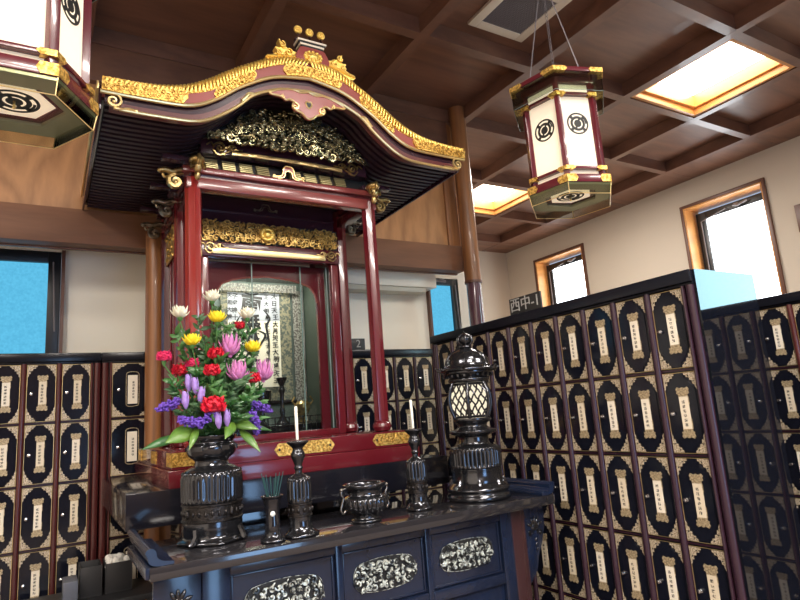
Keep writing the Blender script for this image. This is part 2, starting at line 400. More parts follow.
def win_right(k, y0, y1, z0, z1, pane, blue=False):
    m = MB(); w = .035
    m.box(XR-.03, XR+.29, y0-w, y0, z0-w, z1+w); m.box(XR-.03, XR+.29, y1, y1+w, z0-w, z1+w)      # outer trim stands proud
    m.cur = 1
    m.box(XR-.02, XR+.29, y0+.001, y0+.02, z0, z1); m.box(XR-.02, XR+.29, y1-.02, y1-.001, z0, z1); m.box(XR-.02, XR+.29, y0+.02, y1-.02, z1-.02, z1-.001); m.box(XR-.02, XR+.29, y0+.02, y1-.02, z0, z0+.02)
    m.cur = 0
    m.box(XR-.03, XR+.29, y0, y1, z1, z1+w)
    f = struct('window_%d' % k, m, [M_trim, M_orange], bevel=.002)
    a, b, c, d = y0+.03, y1-.03, z0+.03, z1-.06; s = .055
    m = MB().box(XR+.20, XR+.26, a, a+s, c, d); m.box(XR+.20, XR+.26, b-.12, b, c, d); m.box(XR+.20, XR+.26, a+s, b-.12, d-.09, d); m.box(XR+.20, XR+.26, a+s, b-.12, c, c+.05)
    sa = make('sash', m, M_alu, f, bevel=.004); sa['kind'] = 'structure'
    g = make('pane', MB().box(XR+.225, XR+.235, a+s, b-.12, c+.05, d-.09), pane, f); g['kind'] = 'structure'
    m = MB(); m.tube([(XR+.18, (a+b)/2-.05, d-.05), (XR+.15, (a+b)/2-.10, d-.07), (XR+.15, (a+b)/2-.22, d-.04)], .012, 8)
    m.blob((XR+.16, (a+b)/2-.08, d-.05), (.02, .05, .02)); m.tube([(XR+.15, (a+b)/2+.05, d-.06), (XR+.19, b-.07, d-.12)], .006, 6)
    m.tube([(XR+.185, b-.07, d-.12), (XR+.185, b-.07, c+.1)], .009, 6)
    h = make('window_catch', m, M_grille, f); h['kind'] = 'structure'
win_right(1, 3.40, 4.41, .60+E, 2.33+E, M_sky)
win_right(2, 6.15, 7.18, .60+E, 2.33+E, M_sky)
win_right(3, -1.75, -.45, .60+E, 2.33+E, M_bluer)

def win_back(k, x0, x1, z0, z1, px0, px1, pz1, trimx):
    f = struct('window_%d' % k, MB().box(x0, px0, 4.66, 4.74, z0, z1).box(px1, x1, 4.66, 4.74, z0, z1).box(px0, px1, 4.66, 4.74, pz1, z1).box(px0, px1, 4.66, 4.74, z0, z0+.05), M_alu, bevel=.003)
    g = make('pane', MB().box(px0, px1, 4.69, 4.70, z0+.05, pz1), M_blue, f); g['kind'] = 'structure'
    t = make('window_trim', MB().box(trimx-.01, trimx+.012, 4.60, 4.649, z0, z1), M_trim, f); t['kind'] = 'structure'
    m = MB().box((px0+px1)/2-.06, (px0+px1)/2+.06, 4.63, 4.66, pz1+.02, pz1+.045).blob(((px0+px1)/2, 4.62, pz1+.045), (.03, .012, .01))
    m.tube([(px1+.03, 4.645, pz1), (px1+.05, 4.645, z0+.2)], .006, 6)
    h = make('window_catch', m, M_grille, f); h['kind'] = 'structure'
win_back(4, -1.20, .056, .51+E, 1.279+E, -1.12, -.022, 1.20+E, .068)
win_back(5, 3.131, 3.499, .51+E, 1.259+E, 3.14, 3.43, 1.195+E, 3.118)
for k, (x0, x1) in enumerate([(.85, 2.45)]):
    f = struct('door_%d' % (k+1), MB().box(x0, x0+.06, YF-.08, YF-.02, .1, 2.3).box(x1-.06, x1, YF-.08, YF-.02, .1, 2.3).box(x0+.06, x1-.06, YF-.08, YF-.02, 2.22, 2.3).box(x0+.06, x1-.06, YF-.08, YF-.02, .1, .16), M_alu)
    g = make('pane', MB().box(x0+.06, x1-.06, YF-.06, YF-.05, .16, 2.22), M_door, f); g['kind'] = 'structure'

# hanging wall of wood above the beam, the beam, the two posts
struct('wall_upper_wood', MB().box(XL, 3.36, 4.26, 4.30, 1.46+E, C+.12), M_wood)
b = MB().box(XL, 3.27, 4.215, 4.33, 1.225+E, 1.46+E); b.cur = 1; b.box(XL, 3.27, 4.331, 4.36, 1.215+E, 1.26+E)
struct('trim_11', b, [M_beam, M_trim], bevel=.004)
struct('trim_15', MB().box(XL, 3.20, 4.205, 4.2595, 2.40+E, C+.12), M_cbeam, bevel=.004)
def post(name, x, y, capz):
    pr = [(.088, 0), (.088, capz-.004), (.086, capz), (.078, capz+.001), (.078, C+.10)]
    m = MB().lathe([(.066, 0), (.066, capz)], (x, y, 0), 28); m.cur = 1; m.lathe([(.075, capz), (.075, C+.12)], (x, y, 0), 28)
    m.cur = 2; m.lathe([(.078, capz-.012), (.080, capz), (.078, capz+.012)], (x, y, 0), 28)
    return struct(name, m, [M_mahogp, M_post, M_trim], origin=None)
M_mahogp = pbr('violet_brown_sleeve', (.13, .06, .08), .18, coat=.8)
post('trim_12', 3.285, 4.13, 1.10+E); struct('trim_14', MB().box(3.135, 3.262, 4.235, 4.2595, 1.461+E, C+.12), M_post, bevel=.003)
m = MB().lathe([(.062, 0), (.062, 1.30+E)], (.60, 4.135, 0), 24); struct('trim_13', m, M_post)

# vent
t = thing('ceiling_vent', (2.88, 2.80, C+.13), 'square beige ceiling air vent with dark mesh grille above the right lantern', 'vent')
vx0, vx1, vy0, vy1, vz = 2.60, 3.13, 2.50, 3.04, C+.105
m = MB(); w = .075
m.box(vx0, vx0+w, vy0, vy1, vz, vz+.025); m.box(vx1-w, vx1, vy0, vy1, vz, vz+.025); m.box(vx0+w, vx1-w, vy0, vy0+w, vz, vz+.025); m.box(vx0+w, vx1-w, vy1-w, vy1, vz, vz+.025)
make('frame', m, M_vent, t, bevel=.004)
m = MB(); k = 0
x = vx0+w
while x < vx1-w: m.box(x, x+.006, vy0+w, vy1-w, vz+.006, vz+.018); x += .016
y = vy0+w
while y < vy1-w: m.box(vx0+w, vx1-w, y, y+.006, vz+.006, vz+.014); y += .016
make('grille', m, M_grille, t)
make('backing', MB().box(vx0+w, vx1-w, vy0+w, vy1-w, vz+.019, vz+.024), M_ink, t)

# air conditioner
t = thing('air_conditioner', (2.55, 4.64, 1.09+E), 'ivory wall air conditioner above the back lockers, right of the shrine', 'air conditioner')
m = MB().box(2.0, 3.09, 4.43, 4.648, 1.105+E, 1.36+E); make('body', m, M_white, t, bevel=.012)
make('louver', MB().box(2.04, 2.98, 4.45, 4.60, 1.062+E, 1.1045+E), pbr('louver_ivory', (.55, .54, .46), .5), t, bevel=.006)

tag(make('wall_plaque', MB().box(XR-.03, XR-.001, 2.80, 3.11, 1.62+E, 1.93+E), M_trim, origin=(XR, 3.0, 1.62+E), bevel=.004), 'small brown wooden plaque on the plaster wall at the right edge', 'plaque')

# ------------------------------------------------------------------ locker banks
ROWT = [1.995-.3615*k for k in range(5)]; RH = .3615
DH = .343
def proto(name, mb, mats, **kw):
    o = make(name, mb, mats, **kw); return o
def make_door(w, style):
    """door panel centred on x, standing on z=0 line at its middle; front faces -Y"""
    h = DH; hw, hh = w/2, h/2
    m = MB().box(-hw, hw, 0, .016, -hh, hh)
    m.cur = 1
    m.box(-hw, -hw+.0022, -.0016, 0, -hh, hh); m.box(hw-.0022, hw, -.0016, 0, -hh, hh)
    m.box(-hw+.0023, hw-.0023, -.0014, 0, hh-.0016, hh); m.box(-hw+.0023, hw-.0023, -.0014, 0, -hh, -hh+.0016)
    m.cur = 0
    # raised inner tablet with stepped shoulders
    sh = [(0, hh-.008), (.12*w, hh-.008), (.14*w, hh-.024), (.22*w, hh-.032), (.31*w, hh-.052), (.42*w, hh-.078)]
    sh = [(a, b) for a, b in sh]
    right = sh+[(a, -b) for a, b in reversed(sh)]
    poly = right+[(-a, b) for a, b in reversed(right[1:-1])]
    m.prism([(a*1.0, b) for a, b in poly], -.003, 0)
    d = proto('door', m, [M_dblack, M_goldl], bevel=0)
    # corner fittings
    for sx in (-1, 1):
        for sz in (-1, 1):
            c = [(0, 0), (.335*w, 0), (.325*w, .009), (.265*w, .011), (.275*w, .019), (.195*w, .020), (.175*w, .027), (.18*w, .033), (.110*w, .034), (.10*w, .044), (.105*w, .050), (.05*w, .051), (.04*w, .064), (0, .074)]
            if sz < 0: c = [(a*.93, b*1.12) for a, b in c]
            p = [(sx*(hw-.003-a), sz*(hh-.003-b)) for a, b in c]
            q = MB().prism(p, -.0052, -.0032)
            q.cur = 1
            for (a, b) in ((.205*w, .013), (.07*w, .037)):
                q.lathe([(.0036, 0), (.0036, .0012)], (0, 0, 0), 6, M=Matrix.Translation((sx*(hw-a-.003), -.0052, sz*(hh-b-.003))) @ Matrix.Rotation(PI/2, 4, 'X'))
            f = proto('corner_fitting', q, [M_brass, M_ink]); f.parent = d
    # name plate
    if style == 'scroll':
        q = MB(); pw, ph = .165*w, .272*h
        q.box(-pw*.80, pw*.80, -.0062, -.0032, -.205*h, .205*h)
        q.cur = 1
        for s in (-1, 1):
            c = [(0, .20*h), (pw*.85, .20*h), (pw*.80, .225*h), (pw*1.15, .24*h), (pw*1.02, .265*h), (pw*1.2, .29*h), (pw*.9, .318*h), (pw*.4, .300*h), (0, .315*h)]
            poly = [(a, s*b) for a, b in c]+[(-a, s*b) for a, b in reversed(c[1:-1])]
            q.prism(poly, -.0068, -.0032)
        q.box(pw*.74, pw*.92, -.0056, -.0033, -.20*h, -.08*h); q.box(pw*.74, pw*.92, -.0056, -.0033, .10*h, .20*h)
        q.v = [(a+.045*w, b, c) for a, b, c in q.v]
        pl = proto('name_plate', q, [M_slip, M_brassc])
        kn = (-.33*w, -.01*h)
    else:
        q = MB(); pw = .155*w
        q.box(-pw*.78, pw*.78, -.0062, -.0032, -.27*h, .27*h)
        q.cur = 1
        rr = crom([(pw*.9, -.30*h), (pw*1.02, -.2*h), (pw*1.02, .2*h), (pw*.9, .31*h), (0, .335*h), (-pw*.9, .31*h), (-pw*1.02, .2*h), (-pw*1.02, -.2*h), (-pw*.9, -.30*h), (0, -.32*h)], 4)
        q.tube([(a, -.005, b) for a, b in rr], .0026, 5, closed=True)
        pl = proto('name_plate', q, [M_slip, M_brassc])
        kn = (-.34*w, .0)
    pl.parent = d
    q = MB().lathe([(.009, 0), (.009, .002), (.005, .003), (.0045, .009), (.0078, .011), (.0078, .015), (.003, .017)], n=10, M=Matrix.Translation((kn[0], -.003, kn[1])) @ Matrix.Rotation(PI/2, 4, 'X'))
    k = proto('knob', q, M_silver); k.parent = d
    return d
M_dblack = pbr('door_lacquer', (.006, .007, .013), .13, spec=.35)

def locker_bank(name, base, rot, label, pitch, ncol, stileL, stileR, depth, M_pil, style='scroll', first=True, rows=5, end=None):
    """origin at the left end of the front, x runs along the front, front faces -y"""
    T = thing(name, base, label, 'locker cabinet'); T.rotation_euler = (0, 0, rot)
    W = stileL+stileR+ncol*pitch; w = pitch-.034
    def part(nm, mb, mats, **kw):
        o = make(nm, mb, mats, **kw); o.parent = T; return o
    part('carcass', MB().box(0, W, .012, depth, .0, 2.06), M_ebony)
    m = MB().box(-.002, W+.002, -.030, .0119, 2.008, 2.0605); m.box(-.002, W+.002, -.014, .0119, 1.996, 2.0079)
    part('top_rail', m, M_rail, bevel=.003)
    part('plinth', MB().box(0, W, -.02, .0119, .0, .18), M_black, bevel=.003)
    def pil(nm, x, ww):
        m = MB(); r = ww/2; n = 7; poly = []
        for i in range(n+1):
            a = PI*i/n; poly.append((x-r*math.cos(a), -.006-.016*math.sin(a)))
        poly += [(x+r, .0119), (x-r, .0119)]
        m.prism(poly, .1801, 1.9955, 'xy')
        return part(nm, m, M_pil, smooth=50)
    if stileL: pil('end_stile', stileL/2-.002, stileL-.004)
    if stileR: pil('end_stile', W-stileR/2+.002, stileR-.004)
    for i in range(ncol+1):
        x = stileL+i*pitch
        if (i == 0 and stileL) or (i == ncol and stileR):
            x += .009 if i == 0 else -.009; pil('pilaster', x, .017)
        else: pil('pilaster', x, .031)
    for r in range(1, rows):
        z = ROWT[r]+.006
        m = MB()
        for i in range(ncol):
            x = stileL+i*pitch
            m.box(x+.0155, x+pitch-.0155, -.004, .0119, z-.003, z+.003)
        part('shelf_edge', m, M_purple)
    d0 = make_door(w, style)
    k = 0
    for i in range(ncol):
        for r in range(rows):
            loc = (stileL+(i+.5)*pitch, -.004, ROWT[r]-DH/2-.004)
            if k == 0: d0.parent = T; d0.location = loc
            else: put('door', d0, T, loc)
            k += 1
    if end:
        m = MB().box(W+.001, W+.012, -.004, depth, 0, 2.06)
        o = part('end_panel', m, M_mirror)
    return T
YB = 4.24
locker_bank('locker_bank', (-.498, YB, 0), 0, 'black and gold locker cabinet with small doors under the blue window at left', .1865, 4, .0, .042, .40, M_mahog)
locker_bank('locker_bank', (.296, YB, 0), 0, 'black locker cabinet with round-framed name slips between left lockers and shrine', .275, 2, .045, .0, .40, M_mahog, style='round')
locker_bank('locker_bank', (1.872, YB, 0), 0, 'black and gold locker cabinet on the back wall right of the shrine posts', .196, 5, .0, .048, .40, M_pilsheen)
locker_bank('locker_bank', (2.37, 3.50, 0), -PI/2, 'long black and gold locker cabinet running along the right, glossy end panel', .194, 10, .04, .04, .45, M_pilsheen, end=True)
locker_bank('locker_bank', (3.69, 2.138, 0), -PI/2, 'black and gold locker cabinet at the far right edge behind the glossy panel', .194, 8, .0, .0, .45, M_mahog)

def plaque(base, rot, w, h, body, size, label):
    T = thing('number_plaque', base, label, 'sign'); T.rotation_euler = (0, 0, rot)
    o = make('plate', MB().box(-w/2, w/2, 0, .012, 0, h), M_screen, bevel=.002); o.parent = T
    v, f = text_geo(body, size, .0012)
    q = MB().add(v, f, Matrix.Translation((0, -.0012, h*.5)) @ Matrix.Rotation(PI/2, 4, 'X'))
    o = make('lettering', q, M_signw); o.parent = T
plaque((2.345, 2.50, 2.0607), -PI/2, .26, .095, '西中-1', .088, 'black plaque with four pale characters standing on the long right locker cabinet')
plaque((2.13, 4.215, 2.0607), 0, .12, .09, '2', .085, 'small black plaque reading 2 on the back lockers behind the shrine post')

# things at the lower left
st = MB().box(-.10, .56, 3.74, 4.16, .645, .675); 
t = thing('side_stand', (.2, 3.95, 0), 'low black side stand in front of the left lockers', 'stand')
make('top', st, M_dgrey, t, bevel=.003)
for x in (-.07, .53):
    for y in (3.77, 4.13): make('leg', MB().box(x-.02, x+.02, y-.02, y+.02, 0, .6449), M_dgrey, t, bevel=.002)
def open_box(x0, x1, y0, y1, z0, z1, mat, label, nm='open_box'):
    w = .006
    m = MB().box(x0, x1, y0, y1, z0, z0+w); m.box(x0, x0+w, y0, y1, z0+w, z1); m.box(x1-w, x1, y0, y1, z0+w, z1); m.box(x0+w, x1-w, y0, y0+w, z0+w, z1); m.box(x0+w, x1-w, y1-w, y1, z0+w, z1)
    return tag(make(nm, m, mat, origin=((x0+x1)/2, (y0+y1)/2, z0), bevel=.0015), label, 'box')
open_box(.187, .297, 3.90, 4.10, .676, .833, M_dgrey, 'empty dark grey box on the side stand, left of the tissue box')
open_box(.312, .45, 3.90, 4.10, .676, .833, M_dgrey, 'dark grey box filled with white tissue beside the altar table')
m = MB().box(.319, .443, 3.907, 4.093, .683, .80)
random.seed(5)
for k in range(26): m.blob((.33+random.random()*.10, 3.92+random.random()*.10, .81+random.random()*.045), (.022, .02, .014+.01*random.random()), Matrix.Rotation(random.random()*3, 3, 'Y') @ Matrix.Rotation(random.random()*3, 3, 'Z'), 6, 4)
tag(make('tissue', m, M_paperw, origin=(.38, 4.0, .69), smooth=20), 'crumpled white tissue heaped in the right dark grey box', 'tissue')
tag(make('tray', MB().box(.105, .176, 3.82, 3.99, .676, .79), M_grey, origin=(.12, 3.9, .676), bevel=.006), 'grey metal box at the bottom left beside the empty dark box', 'box')

# ------------------------------------------------------------------ black stage under the shrine
CX = 1.17
PT = -.27+E
t = thing('altar_platform', (CX, 3.6, 0), 'glossy black lacquer platform slab carrying the red shrine', 'platform')
make('slab', MB().box(.31, 2.03, 2.95, 4.205, PT-.155, PT), M_plat, t, bevel=.004)
make('pedestal', MB().box(.62, 1.72, 3.12, 4.2, 0, PT-.1555), M_black, t, bevel=.004)

# ------------------------------------------------------------------ the shrine
def crv(pts, sgn, n=6):
    return crom(pts, n)
def sym(pts, n=6):
    """(d, z) table -> curve from left end to right end around CX"""
    c = crom(pts, n)
    return [(CX-d, z+E) for d, z in reversed(c)]+[(CX+d, z+E) for d, z in c[1:]]
def resample(c, n):
    L = [0]
    for a, b in zip(c, c[1:]): L.append(L[-1]+math.dist(a, b))
    out = []; j = 0
    for i in range(n):
        s = L[-1]*i/(n-1)
        while j < len(L)-2 and L[j+1] < s: j += 1
        u = (s-L[j])/max(1e-9, L[j+1]-L[j]); out.append(tuple(a+(b-a)*u for a, b in zip(c[j], c[j+1])))
    return out
DS = [0, .05, .1, .15, .2, .25, .3, .35, .4, .45, .5, .55, .6, .65, .7, .8, .9, 1.0]
def tab(pts):
    c = crom(pts, 12)
    def f(d):
        d = abs(d)
        for a, b in zip(c, c[1:]):
            if a[0] <= d <= b[0]+1e-9: return a[1]+(b[1]-a[1])*(d-a[0])/max(1e-9, b[0]-a[0])
        return c[-1][1]
    return f
fT = tab([(0, 1.922), (.15, 1.905), (.32, 1.818), (.42, 1.755), (.52, 1.685), (.62, 1.63), (.72, 1.60), (.85, 1.583), (1.03, 1.578)])
fR = tab([(0, 1.868), (.15, 1.848), (.32, 1.772), (.42, 1.695), (.53, 1.61), (.69, 1.56), (.85, 1.55), (1.03, 1.548)])
fG = tab([(0, 1.808), (.2, 1.768), (.374, 1.672), (.5, 1.575), (.62, 1.515), (.8, 1.503), (1.03, 1.503)])
fL = tab([(0, 1.735), (.15, 1.715), (.25, 1.678), (.32, 1.638), (.38, 1.577), (.46, 1.512), (.54, 1.462), (.62, 1.438), (.77, 1.432), (.92, 1.432), (1.03, 1.438)])
def curve(f, d0=-1.0, d1=1.0, n=81, dz=0.): return [(CX+d0+(d1-d0)*i/(n-1), f(d0+(d1-d0)*i/(n-1))+E+dz) for i in range(n)]
YR = 2.72
S = thing('shrine', (CX, 3.5, PT), 'red lacquer shrine with curved gold-trimmed roof, glass doors and a calligraphy scroll inside', 'shrine')

# base
m = MB().box(.49, 1.85, 2.965, 4.17, PT, PT+.078); make('base_step', m, M_red, S, bevel=.004)
m = MB().box(.51, 1.83, 3.0, 4.15, PT+.0785, PT+.165); make('base_frame', m, M_red, S, bevel=.005)
b0, b1 = PT+.092, PT+.156
def gold_plate(x0, x1, z0, z1, y, tips, M=None):
    h = z1-z0; zc = (z0+z1)/2
    def tip(x, s): return [(x, z1), (x+s*h*.10, z1-h*.05), (x+s*h*.22, zc+h*.28), (x+s*h*.42, zc), (x+s*h*.22, zc-h*.28), (x+s*h*.10, z0+h*.05), (x, z0)]
    poly = []
    poly += tip(x1, 1) if tips[1] else [(x1, z1), (x1, z0)]
    poly += [p for p in reversed(tip(x0, -1))] if tips[0] else [(x0, z0), (x0, z1)]
    q = MB().prism(poly, y-.004, y-.0004, M=M)
    q.cur = 1
    for xx, on in ((x0, tips[0]), (x1, tips[1])):
        if on: q.blob((xx, y-.0045, zc), (.006, .003, .008), None, 8, 4)
    q.cur = 0
    k = 0
    random.seed(int(x0*1000))
    n = max(2, int((x1-x0)/(h*.55)))
    for i in range(n):
        cx = x0+(i+.5)*(x1-x0)/n
        q.spiral((cx, zc+(.12*h if i % 2 else -.12*h)), h*.30, y-.0045, 1.2, random.random()*6, 1 if i % 2 else -1, h*.045, 9)
    return q
make('gold_plate', gold_plate(.511, .745, b0, b1, 3.0, (0, 1)), [M_goldf, M_ink], S)
make('gold_plate', gold_plate(1.03, 1.31, b0, b1, 3.0, (1, 1)), [M_goldf, M_ink], S)
make('gold_plate', gold_plate(1.595, 1.829, b0, b1, 3.0, (1, 0)), [M_goldf, M_ink], S)
for (a, b) in ((3.0, 3.12), (3.45, 3.62), (4.0, 4.14)):
    q = MB().box(.5055, .5095, a, b, b0, b1)
    for i in range(3): q.blob((.505, a+(b-a)*(i+.5)/3, (b0+b1)/2), (.002, .016, .018), None, 6, 4)
    make('side_plate', q, M_goldf, S)

# posts
def shrine_post(x, y, mat, top=1.315):
    zb = PT+.165
    q = MB(); pr = [(.030, 0), (.046, .006), (.055, .028), (.050, .048), (.040, .056), (.042, .062), (.036, .068)]
    q.lathe(pr, (x, y, zb), 24, fl=lambda t, z: 1+.05*abs(math.cos(4*t)))
    r = .043; h = top+E-zb
    def sect(t, z): 
        return 1.-.10*abs(math.sin(4*t))**.7
    q.lathe([(r, .066), (r, h)], (x, y, zb), 32, fl=sect, a0=PI/8)
    return make('post', q, mat, S, smooth=25)
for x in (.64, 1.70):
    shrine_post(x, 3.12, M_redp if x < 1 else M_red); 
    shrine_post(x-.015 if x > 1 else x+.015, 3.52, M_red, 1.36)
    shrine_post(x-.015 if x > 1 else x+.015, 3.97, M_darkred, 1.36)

# front tie beams
make('tie_beam', MB().box(.60, 1.74, 3.085, 3.155, 1.252+E, 1.315+E), M_beamred, S, bevel=.005)
make('tie_beam', MB().box(.58, 1.76, 3.075, 3.165, 1.337+E, 1.370+E), M_beamred, S, bevel=.004)
make('tie_spacer', MB().box(.62, 1.72, 3.10, 3.14, 1.3155+E, 1.3365+E), M_darkred, S)
for x in (.655, 1.685):
    for yy in (3.35, 3.78): make('side_beam', MB().box(x-.03, x+.03, yy-.17, yy+.17, 1.252+E, 1.315+E), M_darkred, S, bevel=.004)
    make('side_plate_beam', MB().box(x-.04, x+.04, 3.17, 4.02, 1.33+E, 1.37+E), M_darkred, S, bevel=.004)

# gilded beam-end carvings at the posts
def beast(x, y, z, dx, mat, sc=1.):
    """a scrolled beam end: long flat nose above, volute below"""
    q = MB()
    P = lambda a, b: (x+dx*a*sc, z+b*sc)
    pts = [P(0, .05), P(.05, .055), P(.10, .035), P(.15, .045), P(.18, .035)]
    q.tube([(a, y, b) for a, b in crom(pts, 5)], [.020*sc]*20+[.017*sc], 8, flat=1.1)
    q.blob((P(.18, .035)[0], y, P(.18, .035)[1]), (.022*sc, .024*sc, .018*sc))
    q.spiral(P(.085, -.035), .050*sc, y, 1.5, PI*.5, -dx, .016*sc, 22, 1.5)
    q.tube([(a, y, b) for a, b in crom([P(.03, .03), P(.10, .012), P(.15, -.01), P(.165, .012)], 5)], .010*sc, 6)
    return q
def nose(x, y, z, mat, sc=1.):
    q = MB()
    q.blob((x, y-.05*sc, z+.045*sc), (.050*sc, .065*sc, .028*sc), None, 12, 7)
    q.blob((x, y-.075*sc, z), (.030*sc, .030*sc, .045*sc), None, 10, 6)
    q.blob((x, y-.06*sc, z-.055*sc), (.020*sc, .022*sc, .035*sc), None, 8, 5)
    for s in (-1, 1): q.tube([(x+s*.025*sc, y-.06*sc, z+.02*sc), (x+s*.045*sc, y-.075*sc, z+.01*sc), (x+s*.04*sc, y-.085*sc, z-.02*sc), (x+s*.022*sc, y-.09*sc, z-.01*sc)], .010*sc, 6)
    q.tube([(x, y-.03*sc, z+.05*sc), (x, y-.11*sc, z+.055*sc), (x, y-.125*sc, z+.02*sc), (x, y-.10*sc, z+.005*sc)], .014*sc, 8)
    return q
BRASSY = pbr('antique_gold', (.80, .58, .24), .28, metal=.9, noise=.2, nscale=30, col2=(.16, .11, .05), bump=.3)
DARKG = pbr('dark_gold', (.42, .36, .26), .35, metal=.85, noise=.2, nscale=30, col2=(.08, .06, .05))  # darker gold for the rear beam ends and the inner strut
make('beam_end_carving', beast(.615, 3.12, 1.312+E, -1, None, .78), BRASSY, S, smooth=60)
make('beam_end_carving', beast(1.725, 3.12, 1.312+E, 1, None, .70), BRASSY, S, smooth=60)
make('beam_end_nose', nose(.645, 3.085, 1.350+E, None, .85), BRASSY, S, smooth=60)
make('beam_end_nose', nose(1.700, 3.085, 1.345+E, None, .85), BRASSY, S, smooth=60)
for yy in (3.52, 3.97):
    make('beam_end_carving', beast(.63, yy, 1.285+E, -1, None, .72), DARKG, S, smooth=60)
    make('beam_end_carving', beast(1.71, yy, 1.285+E, 1, None, .72), DARKG, S, smooth=60)
# bracket blocks above posts carrying the eaves
for x in (.64, 1.70):
    for yy in (3.12, 3.54, 3.97):
        s = -1 if x < 1 else 1
        q = MB().box(x-.055, x+.055, yy-.05, yy+.05, 1.3705+E, 1.40+E); q.box(min(x, x+s*.16), max(x, x+s*.16), yy-.028, yy+.028, 1.4005+E, 1.425+E)
        make('bracket_block', q, M_purple, S, bevel=.004)

# slatted cove between tie beam and rainbow beam
for i in range(9):
    x = .735+i*.0975
    if i == 4: continue
    q = MB()
    for k in range(5):
        z = 1.385+k*.0135+E; q.box(x-.036, x+.036, 3.10+.006*k, 3.125+.006*k, z, z+.006)
    make('slat_panel', q, pbr('olive_slats', (.42, .36, .17), .35, metal=.5) if i == 0 else MATS['olive_slats'], S)
make('cove_board', MB().box(.62, 1.72, 3.14, 3.165, 1.3705+E, 1.455+E), M_ink, S)
def frog_leg(cx, z, y, w, h, mat, mat2):
    L = [(0, h), (w*.18, h*.98), (w*.30, h*.75), (w*.33, h*.40), (w*.48, h*.16), (w*.72, h*.12), (w*.9, h*.0)]
    I = [(w*.62, 0), (w*.40, h*.05), (w*.22, h*.22), (w*.18, h*.55), (0, h*.66)]
    c = crom(L, 4); d = crom(I, 4)
    right = c+d
    poly = right+[(-a, b) for a, b in reversed(right[1:-1])]
    q = MB()
    o = [(cx+a, z+b) for a, b in c]; i2 = [(cx+a, z+b) for a, b in reversed(d)]
    n = 18; oo = resample(o, n); ii = resample(i2, n)
    q.band(ii, oo, y-.012, y); q.band([(2*cx-a, b) for a, b in ii], [(2*cx-a, b) for a, b in oo], y-.012, y)
    q.cur = 1
    q.tube([(a, y-.013, b) for a, b in oo], .0042, 5); q.tube([(2*cx-a, y-.013, b) for a, b in oo], .0042, 5)
    q.tube([(a, y-.013, b) for a, b in ii], .0035, 5); q.tube([(2*cx-a, y-.013, b) for a, b in ii], .0035, 5)
    for s in (-1, 1): q.spiral((cx+s*w*.80, z+h*.16), w*.12, y-.012, 1.1, 0, s, .004, 10)
    return q
make('frog_leg_strut', frog_leg(CX, 1.372+E, 3.095, .105, .078, 0, 0), [M_pink, M_goldl], S)

# rainbow beam with gilded underside and scroll ends
q = MB()
n = 25; top = []; bot = []; gb = []
for i in range(n):
    d = -.50+1.0*i/(n-1); a = .018*(1-(d/.5)**2)
    top.append((CX+d, 1.535+E+a*.6)); bot.append((CX+d, 1.447+E+a))
q.band(bot, top, 3.06, 3.13); make('rainbow_beam', q, M_purple, S)
q = MB(); q.band([(x, z-.002) for x, z in bot[4:-4]], [(x, z+.020) for x, z in bot[4:-4]], 3.050, 3.0595); make('rainbow_beam_gilding', q, M_goldl, S, bevel=.003)
def cloud_scroll(cx, cz, y, w, s, th=.006):
    q = MB()
    q.spiral((cx, cz), w*.26, y, 1.5, PI if s > 0 else 0, -s, th, 20)
    q.spiral((cx+s*w*.42, cz+w*.10), w*.15, y, 1.2, PI if s > 0 else 0, s, th*.8, 14)
    for c in ([(-w*.55, w*.06), (-w*.36, w*.20), (-w*.26, -.02*w)], [(w*.05, -w*.26), (w*.3, -w*.16), (w*.55, -w*.02), (w*.95, w*.02)], [(w*.25, w*.0), (w*.5, w*.20), (w*.7, w*.08)], [(-w*.3, -w*.1), (-w*.1, -w*.32), (w*.2, -w*.26)]):
        q.tube([(cx+s*a, y, cz+b) for a, b in crom(c, 5)], th*.75, 5)
    return q
make('scroll_ornament', cloud_scroll(CX-.40, 1.487+E, 3.052, .13, 1), BRASSY, S, smooth=60)
make('scroll_ornament', cloud_scroll(CX+.40, 1.487+E, 3.052, .13, -1), BRASSY, S, smooth=60)

# gable carving: waves and a dragon between rainbow beam and roof
random.seed(11)
q = MB()
zlow = 1.545
def gable_top(d): return fL(d)+.05
lo = []; hi = []
for i in range(41):
    d = -.50+1.0*i/40; lo.append((CX+d, min(1.516, fL(d)+.02)+E)); hi.append((CX+d, fL(d)+.028+E))
make('gable_backing', MB().band(lo, hi, 3.005, 3.02), M_ink, S)
for row in range(10):
    z = 1.485+row*.0275
    d = -.50
    while d < .50:
        d += .030+.016*random.random()
        if z < 1.512 or z > fL(d)+.005 or abs(d) > .475: continue
        cx = CX+d; zz = z+random.uniform(-.008, .008)+E
        sg = random.choice((-1, 1))
        if random.random() < .55: q.spiral((cx, zz), random.uniform(.018, .030), 2.985-.012*random.random(), 1.3, random.random()*6.28, sg, random.uniform(.0055, .009), 12, 1.6)
        else:
            R = Matrix.Rotation(random.uniform(-.9, .9), 3, 'Y')
            q.blob((cx, 2.988, zz), (random.uniform(.022, .040), .018, random.uniform(.009, .015)), R, 8, 5)
            q.blob((cx+.012*sg, 2.970, zz+.008), (.014, .010, .007), R, 6, 4)
make('dragon_and_wave_carving', q, M_carve, S, smooth=60)
